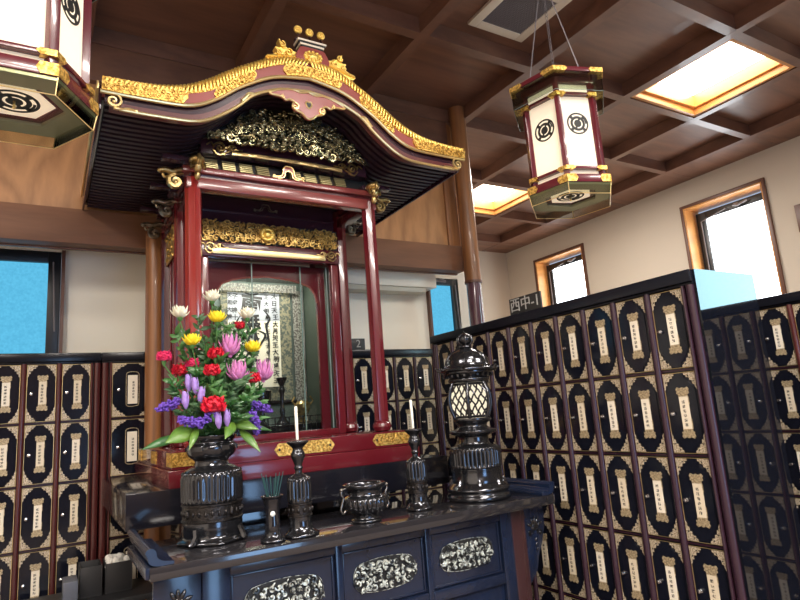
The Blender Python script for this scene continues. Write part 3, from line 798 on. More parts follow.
# rafters: bands that follow the roof soffit
lo = curve(fL, -.985, .985, 61, .030); hi = curve(fL, -.985, .985, 61, .062)
make('soffit', MB().band(curve(fL, -.99, .99, 61, .0625), curve(fL, -.99, .99, 61, .078), 2.79, 4.20), M_rafter, S)
k = 0; y = 2.80
RB = MB().band(lo, hi, 0, .026)
r0 = None
while y < 4.19:
    if r0 is None:
        q = MB(); q.v = [(a, b+y, c) for a, b, c in RB.v]; q.f = RB.f; q.m = RB.m
        r0 = make('rafter', q, M_rafter, S); y0r = y
    else:
        c = r0.copy(); c.name = 'rafter'; COL.objects.link(c); c.parent = S; c.location = (0, y-y0r, 0)
    y += .050
# roof body
make('roof', MB().band(curve(fG, -1.0, 1.0, 81, -.01), curve(fR, -1.0, 1.0, 81, .02), YR+.055, 4.215), M_black, S)
for s in (-1, 1):
    x = CX+s*1.0
    q = MB().box(min(x, x+s*.012), max(x, x+s*.012), YR+.06, 4.215, 1.45+E, 1.572+E); make('eave_edge', q, M_purple, S, bevel=.003)
    q = MB().box(min(x+s*.0125, x+s*.022), max(x+s*.0125, x+s*.022), YR+.05, 4.215, 1.545+E, 1.585+E); make('eave_gilding', q, M_goldl, S, bevel=.002)
# barge board in layers
def mix(f, g, t): return lambda d: f(d)*(1-t)+g(d)*t
make('barge_red_band', MB().band(curve(mix(fG, fR, .06)), curve(mix(fG, fR, 1.02)), YR-.012, YR+.05), M_pink, S)
q = MB().tube([(x, YR-.006, z) for x, z in curve(mix(fG, fR, .03), -1.01, 1.01)], .010, 8); make('barge_gold_line', q, M_goldl, S)
make('barge_dark_band', MB().band(curve(mix(fL, fG, .46), -.99, .99), curve(mix(fL, fG, 1.0), -.99, .99), YR+.012, YR+.05), M_purple, S)
make('barge_lower_band', MB().band(curve(mix(fL, fG, .03), -.97, .97), curve(mix(fL, fG, .458), -.97, .97), YR+.002, YR+.05), pbr('maroon_band', (.12, .035, .035), .28, coat=.4), S)
q = MB().tube([(x, YR, z) for x, z in curve(fL, -.93, .93)], .0085, 8)
for s in (-1, 1):   # little ogee cusp
    q.tube([(CX+s*d, YR-.003, z+E) for d, z in crom([(.30, 1.647), (.335, 1.645), (.352, 1.622), (.372, 1.600)], 4)], .008, 6)
make('barge_lower_gold_line', q, M_goldl, S)
for s in (-1, 1):
    q = MB().spiral((CX+s*.955, 1.468+E), .036, YR-.004, 1.5, PI/2 if s < 0 else PI/2, s, .0065, 20)
    q.tube([(CX+s*.955+s*a, YR-.004, 1.468+E+b) for a, b in crom([(-.0, -.036), (-.035, -.034), (-.06, -.028), (-.10, -.032)], 4)], .007, 6)
    make('barge_end_scroll', q, M_goldl, S, smooth=60)
# gold cap rope on the ridge line
q = MB(); cT = curve(fT, -1.0, 1.0, 121); cR = curve(fR, -1.0, 1.0, 121, .004)
q.band([(a[0], a[1]) for a in cR], [(b[0], b[1]-.022) for b in cT], YR+.004, YR+.10)
cc = resample(curve(fT, -1.005, 1.005, 161), 112)
for i in range(1, 111):
    (x0, z0), (x1, z1) = cc[i-1], cc[i+1]
    t = Vector((x1-x0, 0, z1-z0)).normalized(); nn = Vector((-t.z, 0, t.x))
    mid = Vector((cc[i][0], YR-.004, cc[i][1]-.020)); th = max(.026, (fT(cc[i][0]-CX)-fR(cc[i][0]-CX))*.62)
    s = 1 if cc[i][0] < CX else -1
    a = mid-nn*th*.85-t*s*.016+Vector((0, -.012, 0)); b = mid+nn*.015+t*s*.014; c = b+Vector((0, .05, .002))
    q.tube([a, (a+b)/2+Vector((0, -.014, 0))+nn*.004, b, c], [.005, .0075, .0095, .009], 6)
make('gold_rope_cap', q, M_gold, S, smooth=60)
# gold plates on the red band
def band_plate(d0, d1, t0, t1, nn=9, tips=(1, 1), dy=0.):
    lo = [(CX+d0+(d1-d0)*i/nn, mix(fG, fR, t0)(d0+(d1-d0)*i/nn)+E) for i in range(nn+1)]
    hi = [(CX+d0+(d1-d0)*i/nn, mix(fG, fR, t1)(d0+(d1-d0)*i/nn)+E) for i in range(nn+1)]
    def tip(s):
        i = 0 if s < 0 else -1; j = 1 if s < 0 else -2
        a, b = Vector(lo[i]), Vector(hi[i]); c = (a+b)/2; t = (Vector(lo[i])-Vector(lo[j])).normalized(); h = (b-a).length
        return tuple(c-(b-a)*.12+t*h*.3), tuple(c+(b-a)*.12+t*h*.3)
    if tips[0]: l, h = tip(-1); lo = [l]+lo; hi = [h]+hi
    if tips[1]: l, h = tip(1); lo = lo+[l]; hi = hi+[h]
    q = MB().band(lo, hi, YR-.020-dy, YR-.0125)
    random.seed(int(abs(d0)*100))
    for i in range(0, nn*2):
        d = d0+(d1-d0)*(i+.5)/(nn*2); a = mix(fG, fR, t0)(d)+E; b = mix(fG, fR, t1)(d)+E
        q.spiral((CX+d, (a+b)/2+(b-a)*(.18 if i % 2 else -.18)), (b-a)*.24, YR-.021-dy, 1.2, random.random()*6, 1 if i % 2 else -1, .0028, 9)
    return q
for (a, b, u, v, tp) in ((-1.005, -.66, .05, 1.5, (0, 1)), (.66, 1.005, .05, 1.5, (1, 0)), (-.50, -.31, .10, .98, (1, 1)), (.31, .50, .10, .98, (1, 1)), (-.13, .17, .12, 1.1, (1, 1))):
    make('barge_gold_plate', band_plate(a, b, u, v, 9, tp, .004 if abs(a) > .9 or b > .9 else 0), M_goldf, S, smooth=60)
# pendant under the gable
pts = [(0, 1.712), (.05, 1.700), (.10, 1.708), (.17, 1.695), (.24, 1.668), (.228, 1.657), (.17, 1.655), (.145, 1.640), (.12, 1.648), (.095, 1.640), (.105, 1.615), (.085, 1.595), (.05, 1.585), (.02, 1.562), (0, 1.556)]
rt = crom([(a*.88, b+.0) for a, b in pts], 3)
poly = [(CX-.02+a, b+E) for a, b in rt]+[(CX-.02-a, b+E) for a, b in reversed(rt[1:-1])]
q = MB().prism(poly, YR-.028, YR-.010); q.cur = 1
q.tube([(a, YR-.029, b) for a, b in poly], .0055, 6, closed=True)
hp = [(0, .020), (.012, .024), (.018, .012), (.012, -.004), (0, -.016), (-.012, -.004), (-.018, .012), (-.012, .024)]
q.tube([(CX-.02+a, YR-.029, 1.632+b+E) for a, b in hp], .0045, 6, closed=True)
for s in (-1, 1): q.spiral((CX-.02+s*.078, 1.612+E), .022, YR-.030, 1.1, PI/2, s, .005, 12); q.spiral((CX-.02+s*.140, 1.655+E), .013, YR-.030, 1.1, PI/2, -s, .004, 10)
q.cur = 2; q.prism([(CX-.02+a*.8, 1.632+b*.8+E) for a, b in hp], YR-.0295, YR-.0275)
make('gable_pendant', q, [M_pink, M_goldl, M_ink], S, smooth=50)

# roof crest
yc = YR+.03; zt = 1.912+E; CR = CX; CX = CX+.028
q = MB()
for s in (-1, 1):
    body = crom([(.03, .015), (.09, .035), (.15, .050), (.20, .085), (.235, .125), (.225, .070), (.262, .075), (.245, .040), (.30, .025), (.33, .018), (.27, -.02), (.15, -.01), (.05, -.005)], 3)
    q.prism([(CX+s*a*.80, zt+.022+b*.95-.06*(a/.33)**1.6) for a, b in body], yc-.022, yc+.022)
    for (a, b, r) in ((.10, .030, .020), (.17, .035, .024), (.215, .085, .020), (.24, .035, .018)): q.spiral((CX+s*a*.80, zt+.022+b*.95-.06*(a/.33)**1.6), r, yc-.026, 1.3, PI/2, s, .0055, 13)
    q.tube([(CX+s*a*.80, yc-.024, zt+.02+b*.8-.05*(a/.33)**1.6) for a, b in crom([(.02, .02), (.12, .012), (.22, .01), (.32, .012)], 4)], .009, 6)
make('crest_cloud_ornament', q, M_gold, S, smooth=60)
q = MB(); pr = crom([(-.088, -.03), (-.098, .02), (-.080, .062), (-.058, .082), (.058, .082), (.080, .062), (.098, .02), (.088, -.03)], 3)
q.prism([(CX+a, zt+b+.005) for a, b in pr], yc-.036, yc+.034); make('crest_block', q, M_pink, S, bevel=.003)
q = MB()
for rr, nn2 in ((.040, 12), (.022, 8)):
    for i in range(nn2):
        a = 2*PI*i/nn2; q.blob((CX+rr*math.cos(a)*1.15, yc-.043, zt+.032+rr*.72*math.sin(a)), (.011, .008, .009), None, 6, 4)
q.blob((CX, yc-.043, zt+.032), (.032, .012, .018), None, 10, 6); q.blob((CX, yc-.036, zt+.032), (.055, .006, .034), None, 16, 6)
make('crest_flower', q, M_gold, S, smooth=60)
q = MB()
for k in range(4):
    q.cur = k % 2; w = .064+.0065*k; z = zt+.0885+.011*k; q.box(CX-w, CX+w, yc-.034-.002*k, yc+.032, z, z+.0105)
make('crest_cornice', q, [M_ink, pbr('ivory_stripe', (.80, .70, .55), .4)], S)
q = MB()
for k in (-1, 0, 1):
    q.lathe([(.022, 0), (.024, .010), (.014, .018), (.007, .03), (.006, .060)], (CX+k*.068, yc, zt+.1325), 12)
make('crest_stem', q, M_purple, S)
for k in (-1, 0, 1):
    q = MB(); z = zt+.205
    q.lathe([(.021, 0), (.024, .004), (.024, .012), (.021, .016)], n=20, M=Matrix.Translation((CX+k*.068, yc+.005, z)) @ Matrix.Rotation(PI/2, 4, 'X'))
    for i in range(8): a = PI*i/4; q.blob((CX+k*.068+.013*math.cos(a), yc-.012, z+.013*math.sin(a)), (.005, .003, .005), None, 6, 4)
    q.blob((CX+k*.068, yc-.012, z), (.006, .004, .006), None, 6, 4)
    make('crest_disc', q, M_gold, S, smooth=40)

CX = CR
# body of the shrine behind the porch
q = MB().box(.70, 1.64, 3.17, 3.50, 1.372+E, 1.384+E); make('porch_ceiling', q, M_ink, S)
q = MB().box(.74, 1.62, 3.475, 3.50, 1.215+E, 1.3715+E); q.box(.74, 1.62, 3.46, 3.4745, 1.275+E, 1.285+E); make('transom_board', q, M_purple, S)
make('frog_leg_strut', frog_leg(CX-.02, 1.300+E, 3.472, .085, .045, 0, 0), [M_purple, DARKG], S)
def arabesque(x0, x1, z0, z1, y, seed, mat, name='openwork_carving', back=M_ink, par=S, step=.032, th=.0052, r=(.018, .028)):
    random.seed(seed); q = MB()
    nz = max(1, round((z1-z0)/step)); dz = (z1-z0)/nz
    for j in range(nz):
        x = x0+step*.5
        while x < x1-step*.3:
            cx, cz = x+random.uniform(-.006, .006), z0+dz*(j+.5)+random.uniform(-.005, .005); sg = random.choice((-1, 1)); a = random.random()*6.28
            q.spiral((cx, cz), random.uniform(*r), y-random.random()*.008, 1.25, a, sg, th*random.uniform(.8, 1.25), 11, 1.7)
            R = Matrix.Rotation(random.uniform(-1.5, 1.5), 3, 'Y')
            q.blob((cx+random.uniform(-.015, .015), y-.008, cz+random.uniform(-.015, .015)), (.014, .008, .006), R, 6, 4)
            x += step
    return make(name, q, mat, par, smooth=60)
make('openwork_backing', MB().box(.755, 1.635, 3.468, 3.474, 1.075+E, 1.2145+E), M_ink, S)
RANMA = pbr('gilded_openwork', (.92, .64, .22), .32, metal=.85, noise=.2, nscale=34, col2=(.30, .17, .04), bump=.4)
arabesque(.760, 1.630, 1.083+E, 1.205+E, 3.455, 4, RANMA)
q = MB()
for i in range(14): q.blob((CX-.02+.034*math.cos(i*PI/7), 3.435, 1.143+E+.034*math.sin(i*PI/7)), (.016, .012, .016), None, 8, 5)
q.blob((CX-.02, 3.43, 1.143+E), (.026, .016, .026)); make('openwork_rosette', q, M_gold, S, smooth=60)
make('lintel', MB().box(.745, 1.635, 3.44, 3.50, .985+E, 1.074+E), M_darkred, S, bevel=.005)
q = MB().band([(CX-.36+.72*i/12, .997+E) for i in range(13)], [(CX-.36+.72*i/12, 1.030+E+.004*math.sin(PI*i/12)) for i in range(13)], 3.426, 3.4395); make('lintel_gilding', q, M_goldl, S, bevel=.004)
make('scroll_ornament', cloud_scroll(.80, 1.035+E, 3.432, .11, 1, .0055), BRASSY, S, smooth=60)
make('scroll_ornament', cloud_scroll(1.575, 1.035+E, 3.432, .11, -1, .0055), BRASSY, S, smooth=60)

q = MB(); random.seed(3)
for i in range(22):
    yy = 3.60+.33*random.random(); q.blob((.632, yy, 1.04+E+.18*random.random()), (.010, .018, .014), Matrix.Rotation(random.random(), 3, 'X'), 6, 4)
q.box(.634, .640, 3.575, 3.95, 1.03+E, 1.23+E); make('side_openwork', q, RANMA, S, smooth=60)
# door frame, side boards
z0 = PT+.1655; 
make('door_post', MB().box(.745, .795, 3.46, 3.51, z0, .984+E), M_red, S, bevel=.005)
make('door_post', MB().box(1.580, 1.630, 3.46, 3.51, z0, .984+E), M_red, S, bevel=.005)
make('door_sill', MB().box(.80, 1.575, 3.45, 3.51, z0, z0+.035), M_red, S, bevel=.004)
for x in (.665, 1.675):
    q = MB().box(x-.012, x+.012, 3.575, 3.92, z0, 1.2515+E)
    make('side_wall', q, M_darkred, S)
    for yy in (3.64, 3.745, 3.85): make('side_stile', MB().box(x-.022, x-.0125, yy-.016, yy+.016, z0, 1.2515+E) if x < 1 else MB().box(x+.0125, x+.022, yy-.016, yy+.016, z0, 1.2515+E), M_red, S, bevel=.003)
# arched inner frame
q = MB(); A = []
hw = .335; zt2 = .905+E; xc = CX+.015
arch = [(-hw, z0+.001), (-hw, zt2-.16), (-hw+.015, zt2-.10), (-hw+.05, zt2-.055), (-hw+.11, zt2-.03), (-hw+.20, zt2-.012), (0, zt2+.0), (hw-.20, zt2-.012), (hw-.11, zt2-.03), (hw-.05, zt2-.055), (hw-.015, zt2-.10), (hw, zt2-.16), (hw, z0+.001)]
inner = [(xc+a, b) for a, b in arch]; outer = [(.797, z0+.001), (.797, zt2-.16), (.797, zt2-.10), (.797, zt2-.04), (.797, .983+E), (xc-.13, .983+E), (xc, .983+E), (xc+.13, .983+E), (1.578, .983+E), (1.578, zt2-.04), (1.578, zt2-.10), (1.578, zt2-.16), (1.578, z0+.001)]
q.band(inner, outer, 3.575, 3.60); q.cur = 1
q.tube([(a, 3.572, b) for a, b in inner[1:-1]], .006, 6)
make('arched_frame', q, [M_red, M_pink], S)
# glass doors
for (a, b) in ((.797, 1.075), (1.04, 1.40), (1.37, 1.578)):
    yy = 3.53 if a != 1.04 else 3.545
    g = make('glass_door', MB().box(a, b, yy, yy+.004, z0+.036, .982+E), M_glass, S)
    make('glass_edge', MB().box(b-.006, b, yy-.0015, yy+.0055, z0+.036, .982+E), pbr('glass_edge', (.25, .33, .31), .2) if 'glass_edge' not in MATS else MATS['glass_edge'], g)
# cavity
q = MB().box(.80, 1.60, 4.06, 4.08, z0, 1.0+E); make('cavity_back', q, M_cavity, S)
M_dgc = pbr('dark_green_cavity', (.05, .07, .055), .5)
for a in (.80, 1.615): make('cavity_side', MB().box(a, a+.01, 3.601, 4.059, z0, 1.0+E), M_dgc, S)
make('cavity_ceiling', MB().box(.811, 1.614, 3.601, 4.059, .985+E, .995+E), M_darkred, S)
make('cavity_step', MB().box(.811, 1.614, 3.80, 4.0595, z0, z0+.075), M_black, S, bevel=.004)
make('cavity_floor', MB().box(.811, 1.614, 3.601, 3.799, z0, z0+.02), M_black, S, bevel=.003)
make('fringe', MB().add(*(lambda q: (q.v, q.f))((lambda q: [q.box(.90+.011*i, .906+.011*i, 3.985, 3.990, .90+E, .955+E) for i in range(58)] and q)(MB()))), M_brocadd, S)
# low railing inside
q = MB()
for z in (.01, .06, .10): q.box(.86, 1.56, 3.695, 3.703, z0+.02+z, z0+.026+z)
for i in range(15): q.box(.87+.047*i, .876+.047*i, 3.693, 3.705, z0+.0205, z0+.125)
make('railing', q, M_bronze, S)

# hanging scroll inside
H = thing('hanging_scroll', (1.25, 4.03, .12+E), 'calligraphy scroll with black brush characters hanging inside the glass-fronted shrine', 'scroll')
x0, x1 = 1.005, 1.505
q = MB().box(x0, x1, 4.040, 4.046, .125+E, .94+E); make('mount', q, M_brocade, H)
q = MB().box(x0+.045, x1-.085, 4.034, 4.0395, .235+E, .90+E); make('paper', q, M_scroll, H)
q = MB().box(x0+.045, x1-.085, 4.0325, 4.0338, .70+E, .90+E); make('grey_upper_paper', q, M_scrolls, H)
q = MB().cyl((x0-.02, 4.04, .128+E), (x1+.02, 4.04, .128+E), .014, n=12); make('roller', q, M_black, H)
def glyph(ch, cx, cz, size, sx=1., ang=0.):
    v, f = text_geo(ch, size, .0008, .035 if size > .07 else .018)
    return v, f, Matrix.Translation((cx, 4.031, cz)) @ Matrix.Rotation(ang, 4, 'Y') @ Matrix.Rotation(PI/2, 4, 'X') @ Matrix.Diagonal((sx, 1, 1, 1))
q = MB()
for ch, cx, cz, sz, a in (('南', 1.215, .815, .135, .12), ('無', 1.21, .685, .120, -.08), ('妙', 1.215, .575, .105, .1), ('法', 1.21, .475, .10, 0), ('蓮', 1.215, .385, .09, .05), ('華', 1.21, .305, .085, 0)):
    q.add(*glyph(ch, cx, cz+E, sz, 1.15, a))
small = '大日天王大月天王大明星天王鬼子母神十羅刹女天照大神八幡大菩薩'
random.seed(8)
for c, (cx, n, zt3) in enumerate(((1.385, 13, .875), (1.325, 12, .87), (1.10, 11, .87), (1.065, 12, .875))):
    for i in range(n): q.add(*glyph(small[(c*7+i) % len(small)], cx+random.uniform(-.005, .005), zt3-i*.050+E, .044 if c % 2 == 0 else .036, 1., random.uniform(-.2, .2)))
# long flowing brush strokes
for c in ([(1.30, .78), (1.345, .72), (1.32, .66), (1.335, .55), (1.33, .42)], [(1.14, .74), (1.10, .66), (1.16, .60), (1.13, .50)], [(1.26, .63), (1.31, .60), (1.27, .53), (1.22, .49)], [(1.17, .90), (1.22, .885), (1.27, .895)]):
    pp = crom([(a, b+E) for a, b in c], 6); q.tube([(a, 4.031, b) for a, b in pp], [.003+.006*math.sin(PI*i/(len(pp)-1)) for i in range(len(pp))], 6, flat=.25)
make('brush_writing', q, M_ink, H)
q = MB().box(1.525, 1.600, 4.040, 4.046, .11+E, .93+E)
tag(make('side_banner', q, M_brocadd, origin=(1.56, 4.04, .11+E)), 'narrow dark patterned banner hanging right of the scroll inside the shrine', 'banner')
zc2 = z0+.0755
q = MB().lathe([(.042, 0), (.046, .012), (.030, .03), (.014, .06), (.020, .09), (.013, .12), (.013, .20), (.024, .23), (.014, .26), (.034, .30), (.038, .315), (.006, .32)], (1.37, 3.90, zc2), 20)
tag(make('altar_vase', q, M_bronze, origin=(1.37, 3.90, zc2)), 'tall slim black altar stand behind the glass, in front of the scroll', 'stand')
q = MB().lathe([(.040, 0), (.044, .01), (.018, .03), (.016, .12), (.05, .14), (.062, .18), (.064, .23), (.058, .232), (.055, .19)], (1.23, 3.90, zc2), 20)
tag(make('offering_bowl', q, M_bronze, origin=(1.23, 3.90, zc2)), 'dark footed bowl behind the glass, below the scroll', 'bowl')
q = MB().lathe([(.035, 0), (.038, .012), (.02, .025), (.03, .06), (.05, .09), (.05, .13), (.035, .15)], (1.50, 3.86, zc2), 20)
for s in (-1, 1): q.tube([(1.50+s*.05, 3.86, zc2+.12), (1.50+s*.075, 3.86, zc2+.15), (1.50+s*.055, 3.86, zc2+.18)], .006, 6)
tag(make('incense_pot', q, BRASSY, origin=(1.50, 3.86, zc2)), 'small tarnished gold pot at the right inside the shrine', 'pot')

# ------------------------------------------------------------------ altar table
TT = -.455+E; TC = 1.25
T = thing('altar_table', (TC, 2.6, 0), 'black lacquer altar table, blue reflection put into its colour, with rolled ends and carved oval panels', 'table')
make('table_top', MB().box(.315, 2.185, 2.27, 2.80, TT-.048, TT), [pbr('table_top_lacquer', (.020, .019, .022), .12, coat=.6)], T, bevel=.010)
for s in (-1, 1):
    xe = TC+s*.93
    prof = [(0.075, 0.0), (.02, .0), (-.005, .012), (-.010, .030), (-.018, .048), (-.006, .060), (.010, .056), (.018, .044), (.020, .030), (.030, .020), (.045, .014), (.075, .010)]
    p = [(xe-s*a, TT+.0005+b) for a, b in crom(prof, 3)]
    make('rolled_end', MB().prism(p, 2.275, 2.80), M_table, T, smooth=45)
    make('roll_side', MB().box(min(xe-s*.012, xe+s*.018), max(xe-s*.012, xe+s*.018), 2.28, 2.795, TT-.040, TT+.0), M_table, T, bevel=.008)
M_stile = pbr('brown_black_lacquer', (.040, .016, .018), .25, coat=.4)
bx0, bx1, fy = .50, 2.03, 2.335
TB = TT-.0485
make('cabinet_body', MB().box(bx0+.01, bx1-.01, fy+.035, 2.76, .06, TB), M_table, T)
make('plinth', MB().box(bx0-.02, bx1+.02, fy-.01, 2.77, 0, .0595), M_table, T, bevel=.006)
STI = [(bx0, .600), (1.022, 1.052), (1.452, 1.480), (1.880, bx1)]
for i, (a, b) in enumerate(STI):
    make('stile', MB().box(a, b if i < 3 else 1.945, fy, fy+.03, .06, TB-.001), M_table, T, bevel=.004)
PZ0, PZ1 = TB-.275, TB-.040
for (a, b) in ((.60, 1.022), (1.052, 1.452), (1.480, 1.880)):
    make('rail', MB().box(a, b, fy+.002, fy+.03, PZ1, TB-.001), M_table, T, bevel=.003)
    make('rail', MB().box(a, b, fy+.002, fy+.03, PZ0-.045, PZ0), M_table, T, bevel=.003)
    p = make('panel', MB().box(a+.0005, b-.0005, fy+.020, fy+.033, PZ0+.0005, PZ1-.0005), M_table, T)
    q = MB()
    for (u, v, w2, x2) in ((a+.006, a+.014, PZ0+.006, PZ1-.006), (b-.014, b-.006, PZ0+.006, PZ1-.006)): q.box(u, v, fy+.013, fy+.0195, w2, x2)
    q.box(a+.014, b-.014, fy+.013, fy+.0195, PZ1-.014, PZ1-.006); q.box(a+.014, b-.014, fy+.013, fy+.0195, PZ0+.006, PZ0+.014)
    make('moulding', q, M_table, p, bevel=.002)
    # pierced oval of vines
    cx, cz = (a+b)/2, (PZ0+PZ1)/2; rx, rz = (b-a)*.375, .066
    random.seed(int(cx*100)); q = MB(); q.cur = 0
    ov = [(cx+max(-rx+rz, min(rx-rz, (rx-rz)*math.cos(t)*1.6))+rz*math.cos(t), cz+rz*math.sin(t)) for t in [2*PI*i/40 for i in range(40)]]
    q.prism(ov, fy+.0165, fy+.0195)
    q.cur = 1
    for gi in range(11):
        for gj in range(4):
            u = -1+2*(gi+.5)/11+random.uniform(-.03, .03); v = -.82+1.64*(gj+.5)/4+random.uniform(-.06, .06)
            if abs(u)*rx > rx-rz and ((abs(u)*rx-(rx-rz))/rz)**2+v*v > .80: continue
            x, z = cx+u*rx, cz+v*rz
            q.spiral((x, z), random.uniform(.012, .018), fy+.012-.005*random.random(), .9, random.random()*6.28, 1 if (gi+gj) % 2 else -1, random.uniform(.0034, .0048), 10, 1.6)
            q.blob((x+random.uniform(-.012, .012), fy+.010, z+random.uniform(-.012, .012)), (.012, .004, .0042), Matrix.Rotation(random.uniform(-1.6, 1.6), 3, 'Y'), 6, 4)
    q.cur = 1; q.tube([(a2, fy+.016, b2) for a2, b2 in ov], .0012, 5, closed=True)
    make('oval_carving', q, [M_ink, M_inlay], p, smooth=60)
make('end_stile', MB().box(1.9455, bx1, fy, fy+.03, .06, TB-.001), M_stile, T, bevel=.004)
make('lower_panel', MB().box(.6005, 1.8795, fy+.018, fy+.033, .10, PZ0-.0455), M_table, T, bevel=.003)
for s in (-1, 1):
    xo = .338 if s < 0 else 2.162; xi = bx0-.001 if s < 0 else bx1+.001
    c = crom([(xo, TB-.001), (xo+(-s)*-.002, TB-.09), (xo-s*.012, TB-.14), (xo-s*.03, TB-.19), (xo-s*.055, TB-.235), (xo-s*.075, TB-.30), (xi, TB-.36)], 3)
    q = MB().prism(c+[(xi, TB-.001)], fy+.008, fy+.03)
    b = make('end_bracket', q, M_table, T, bevel=.003)
    q = MB(); cx = (xo+xi)/2; cz = TB-.10
    q.blob((cx, fy+.006, cz), (.026, .006, .020), None, 8, 5)
    for a in (-1.2, -.5, 0, .5, 1.2): q.blob((cx+.034*math.sin(a), fy+.005, cz+.030*math.cos(a)), (.008, .006, .020), Matrix.Rotation(a, 3, 'Y'), 6, 4)
    q.spiral((cx-.03, cz-.03), .018, fy+.006, 1.1, 0, 1, .004, 10); q.spiral((cx+.03, cz-.03), .018, fy+.006, 1.1, PI, -1, .004, 10)
    for k in range(3): q.blob((cx, fy+.005, cz-.06-.022*k), (.010-.002*k, .006, .009), None, 6, 4)
    make('bracket_carving', q, M_bronze, b, smooth=60)

# ------------------------------------------------------------------ vessels on the table
def flutes(n, amp, z0, z1):
    def f(t, z):
        if z < z0 or z > z1: return 1.
        e = min(1., (z-z0)/.01, (z1-z)/.01)
        return 1.-amp*e*(1-abs(math.sin(n*t/2)))
    return f
def dense(pr, step=.006):
    out = [pr[0]]
    for a, b in zip(pr, pr[1:]):
        n = max(1, int(math.dist(a, b)/step))
        for i in range(1, n+1): out.append((a[0]+(b[0]-a[0])*i/n, a[1]+(b[1]-a[1])*i/n))
    return out
def beads(q, cx, cy, z, r, n, s, sz=None):
    for i in range(n): a = 2*PI*i/n; q.blob((cx+r*math.cos(a), cy+r*math.sin(a), z), (s, s, sz or s), None, 6, 4)

# flower vase
vx, vy = .595, 2.58
V = thing('flower_vase', (vx, vy, TT), 'large dark bronze fluted flower vase at the left of the altar table', 'vase')
zz = TT+.001
pr = [(.095, 0), (.128, .003), (.130, .012), (.120, .020), (.116, .035), (.118, .060), (.117, .082)]
q = MB().lathe(crom(pr, 4), (vx, vy, zz), 64, fl=lambda t, z: 1+(.12*max(0, math.cos(4*t))**3*max(0, 1-z/.03)))
for k in range(4):
    a = PI/4+k*PI/2
    q.tube([(vx+r*math.cos(a+da), vy+r*math.sin(a+da), zz+h) for r, h, da in ((.12, .06, .0), (.128, .035, .05), (.140, .012, .0), (.150, .008, -.05))], [.012, .012, .011, .006], 6)
make('foot', q, M_bronze, V, smooth=50)
q = MB().lathe([(.1165, .0825), (.1205, .085), (.1205, .090), (.1165, .093), (.1165, .142), (.1205, .145), (.1205, .150), (.1165, .152)], (vx, vy, zz), 64)
for i in range(28):
    a = 2*PI*i/28; q.blob((vx+.1165*math.cos(a), vy+.1165*math.sin(a), zz+.117), (.006, .006, .012), None, 6, 4)
for s in range(4):
    a = PI/4+s*PI/2-.35; q.blob((vx+.118*math.cos(a), vy+.118*math.sin(a), zz+.117), (.010, .010, .018), None, 8, 6)
make('relief_band', q, M_bronzed, V, smooth=50)
q = MB().lathe(dense([(.115, .1525), (.121, .162), (.123, .245), (.118, .266), (.104, .280), (.086, .290), (.072, .296)], .008), (vx, vy, zz), 168, fl=flutes(34, .075, .158, .262))
beads(q, vx, vy, zz+.268, .112, 34, .0085)
make('fluted_barrel', q, M_bronze, V, smooth=60)
pr = [(.070, .2965), (.067, .310), (.071, .320), (.091, .336), (.100, .358), (.099, .374), (.090, .384), (.089, .390), (.096, .400), (.102, .412), (.100, .416), (.095, .41), (.086, .39), (.088, .35), (.05, .32)]
q = MB().lathe(crom(pr, 3), (vx, vy, zz), 56)
for s in range(6):
    a = s*PI/3-.2; q.box(-.017, .017, -.003, .003, -.008, .008, Matrix.Translation((vx+.101*math.cos(a), vy+.101*math.sin(a), zz+.364)) @ Matrix.Rotation(a+PI/2, 4, 'Z'))
make('neck_bowl', q, M_bronze, V, smooth=50)

# candlesticks with candles
def candlestick(x, y, lab, clab, lean):
    K = thing('candlestick', (x, y, TT), lab, 'candlestick', None)
    z = TT+.001
    q = MB().lathe(crom([(.040, 0), (.064, .002), (.066, .010), (.056, .020), (.047, .034), (.044, .055), (.045, .075)], 3), (x, y, z), 40, fl=lambda t, h: 1+(.16*max(0, math.cos(3*t+.5))**3*max(0, 1-h/.03)))
    make('foot', q, M_bronze, K, smooth=50)
    q = MB().lathe([(.0455, .0755), (.049, .077), (.049, .082), (.046, .084), (.046, .118), (.049, .120), (.049, .125), (.0455, .127)], (x, y, z), 40)
    for i in range(12): a = 2*PI*i/12; q.blob((x+.046*math.cos(a), y+.046*math.sin(a), z+.101), (.008, .008, .011), None, 6, 4)
    make('relief_band', q, M_bronzed, K, smooth=50)
    q = MB().lathe(dense([(.0455, .1275), (.049, .135), (.0495, .19), (.047, .212), (.038, .226), (.022, .235), (.016, .240)], .007), (x, y, z), 96, fl=flutes(16, .13, .133, .222))
    beads(q, x, y, z+.217, .042, 16, .0065)
    make('fluted_barrel', q, M_bronze, K, smooth=60)
    q = MB().lathe(crom([(.015, .2405), (.014, .252), (.019, .262), (.015, .270), (.021, .288), (.029, .306), (.028, .318), (.021, .332), (.022, .340), (.034, .352), (.043, .360), (.044, .367), (.036, .366), (.012, .358), (.003, .360), (.001, .385)], 3), (x, y, z), 32)
    make('cup', q, M_bronze, K, smooth=50)
    q = MB(); a = Vector((x, y, z+.372)); b = a+Vector((lean, 0, .135))
    q.tube([a, a+(b-a)*.5, b-Vector((0, 0, .004)), b], [.0055, .0066, .0068, .0056], 14); q.cur = 1; q.cyl(b-Vector((0, 0, .001)), b+Vector((0, 0, .012)), .0012, n=6)
    tag(make('candle', q, [M_wax, M_ink], origin=(x, y, z+.372)), clab, 'candle')
candlestick(.888, 2.36, 'dark bronze fluted candlestick beside the cup of teal incense sticks', 'white candle on the candlestick nearest the flowers', -.002)
candlestick(1.52, 2.48, 'dark bronze fluted candlestick standing right of the incense burner', 'white candle on the candlestick right of the incense burner', -.003)

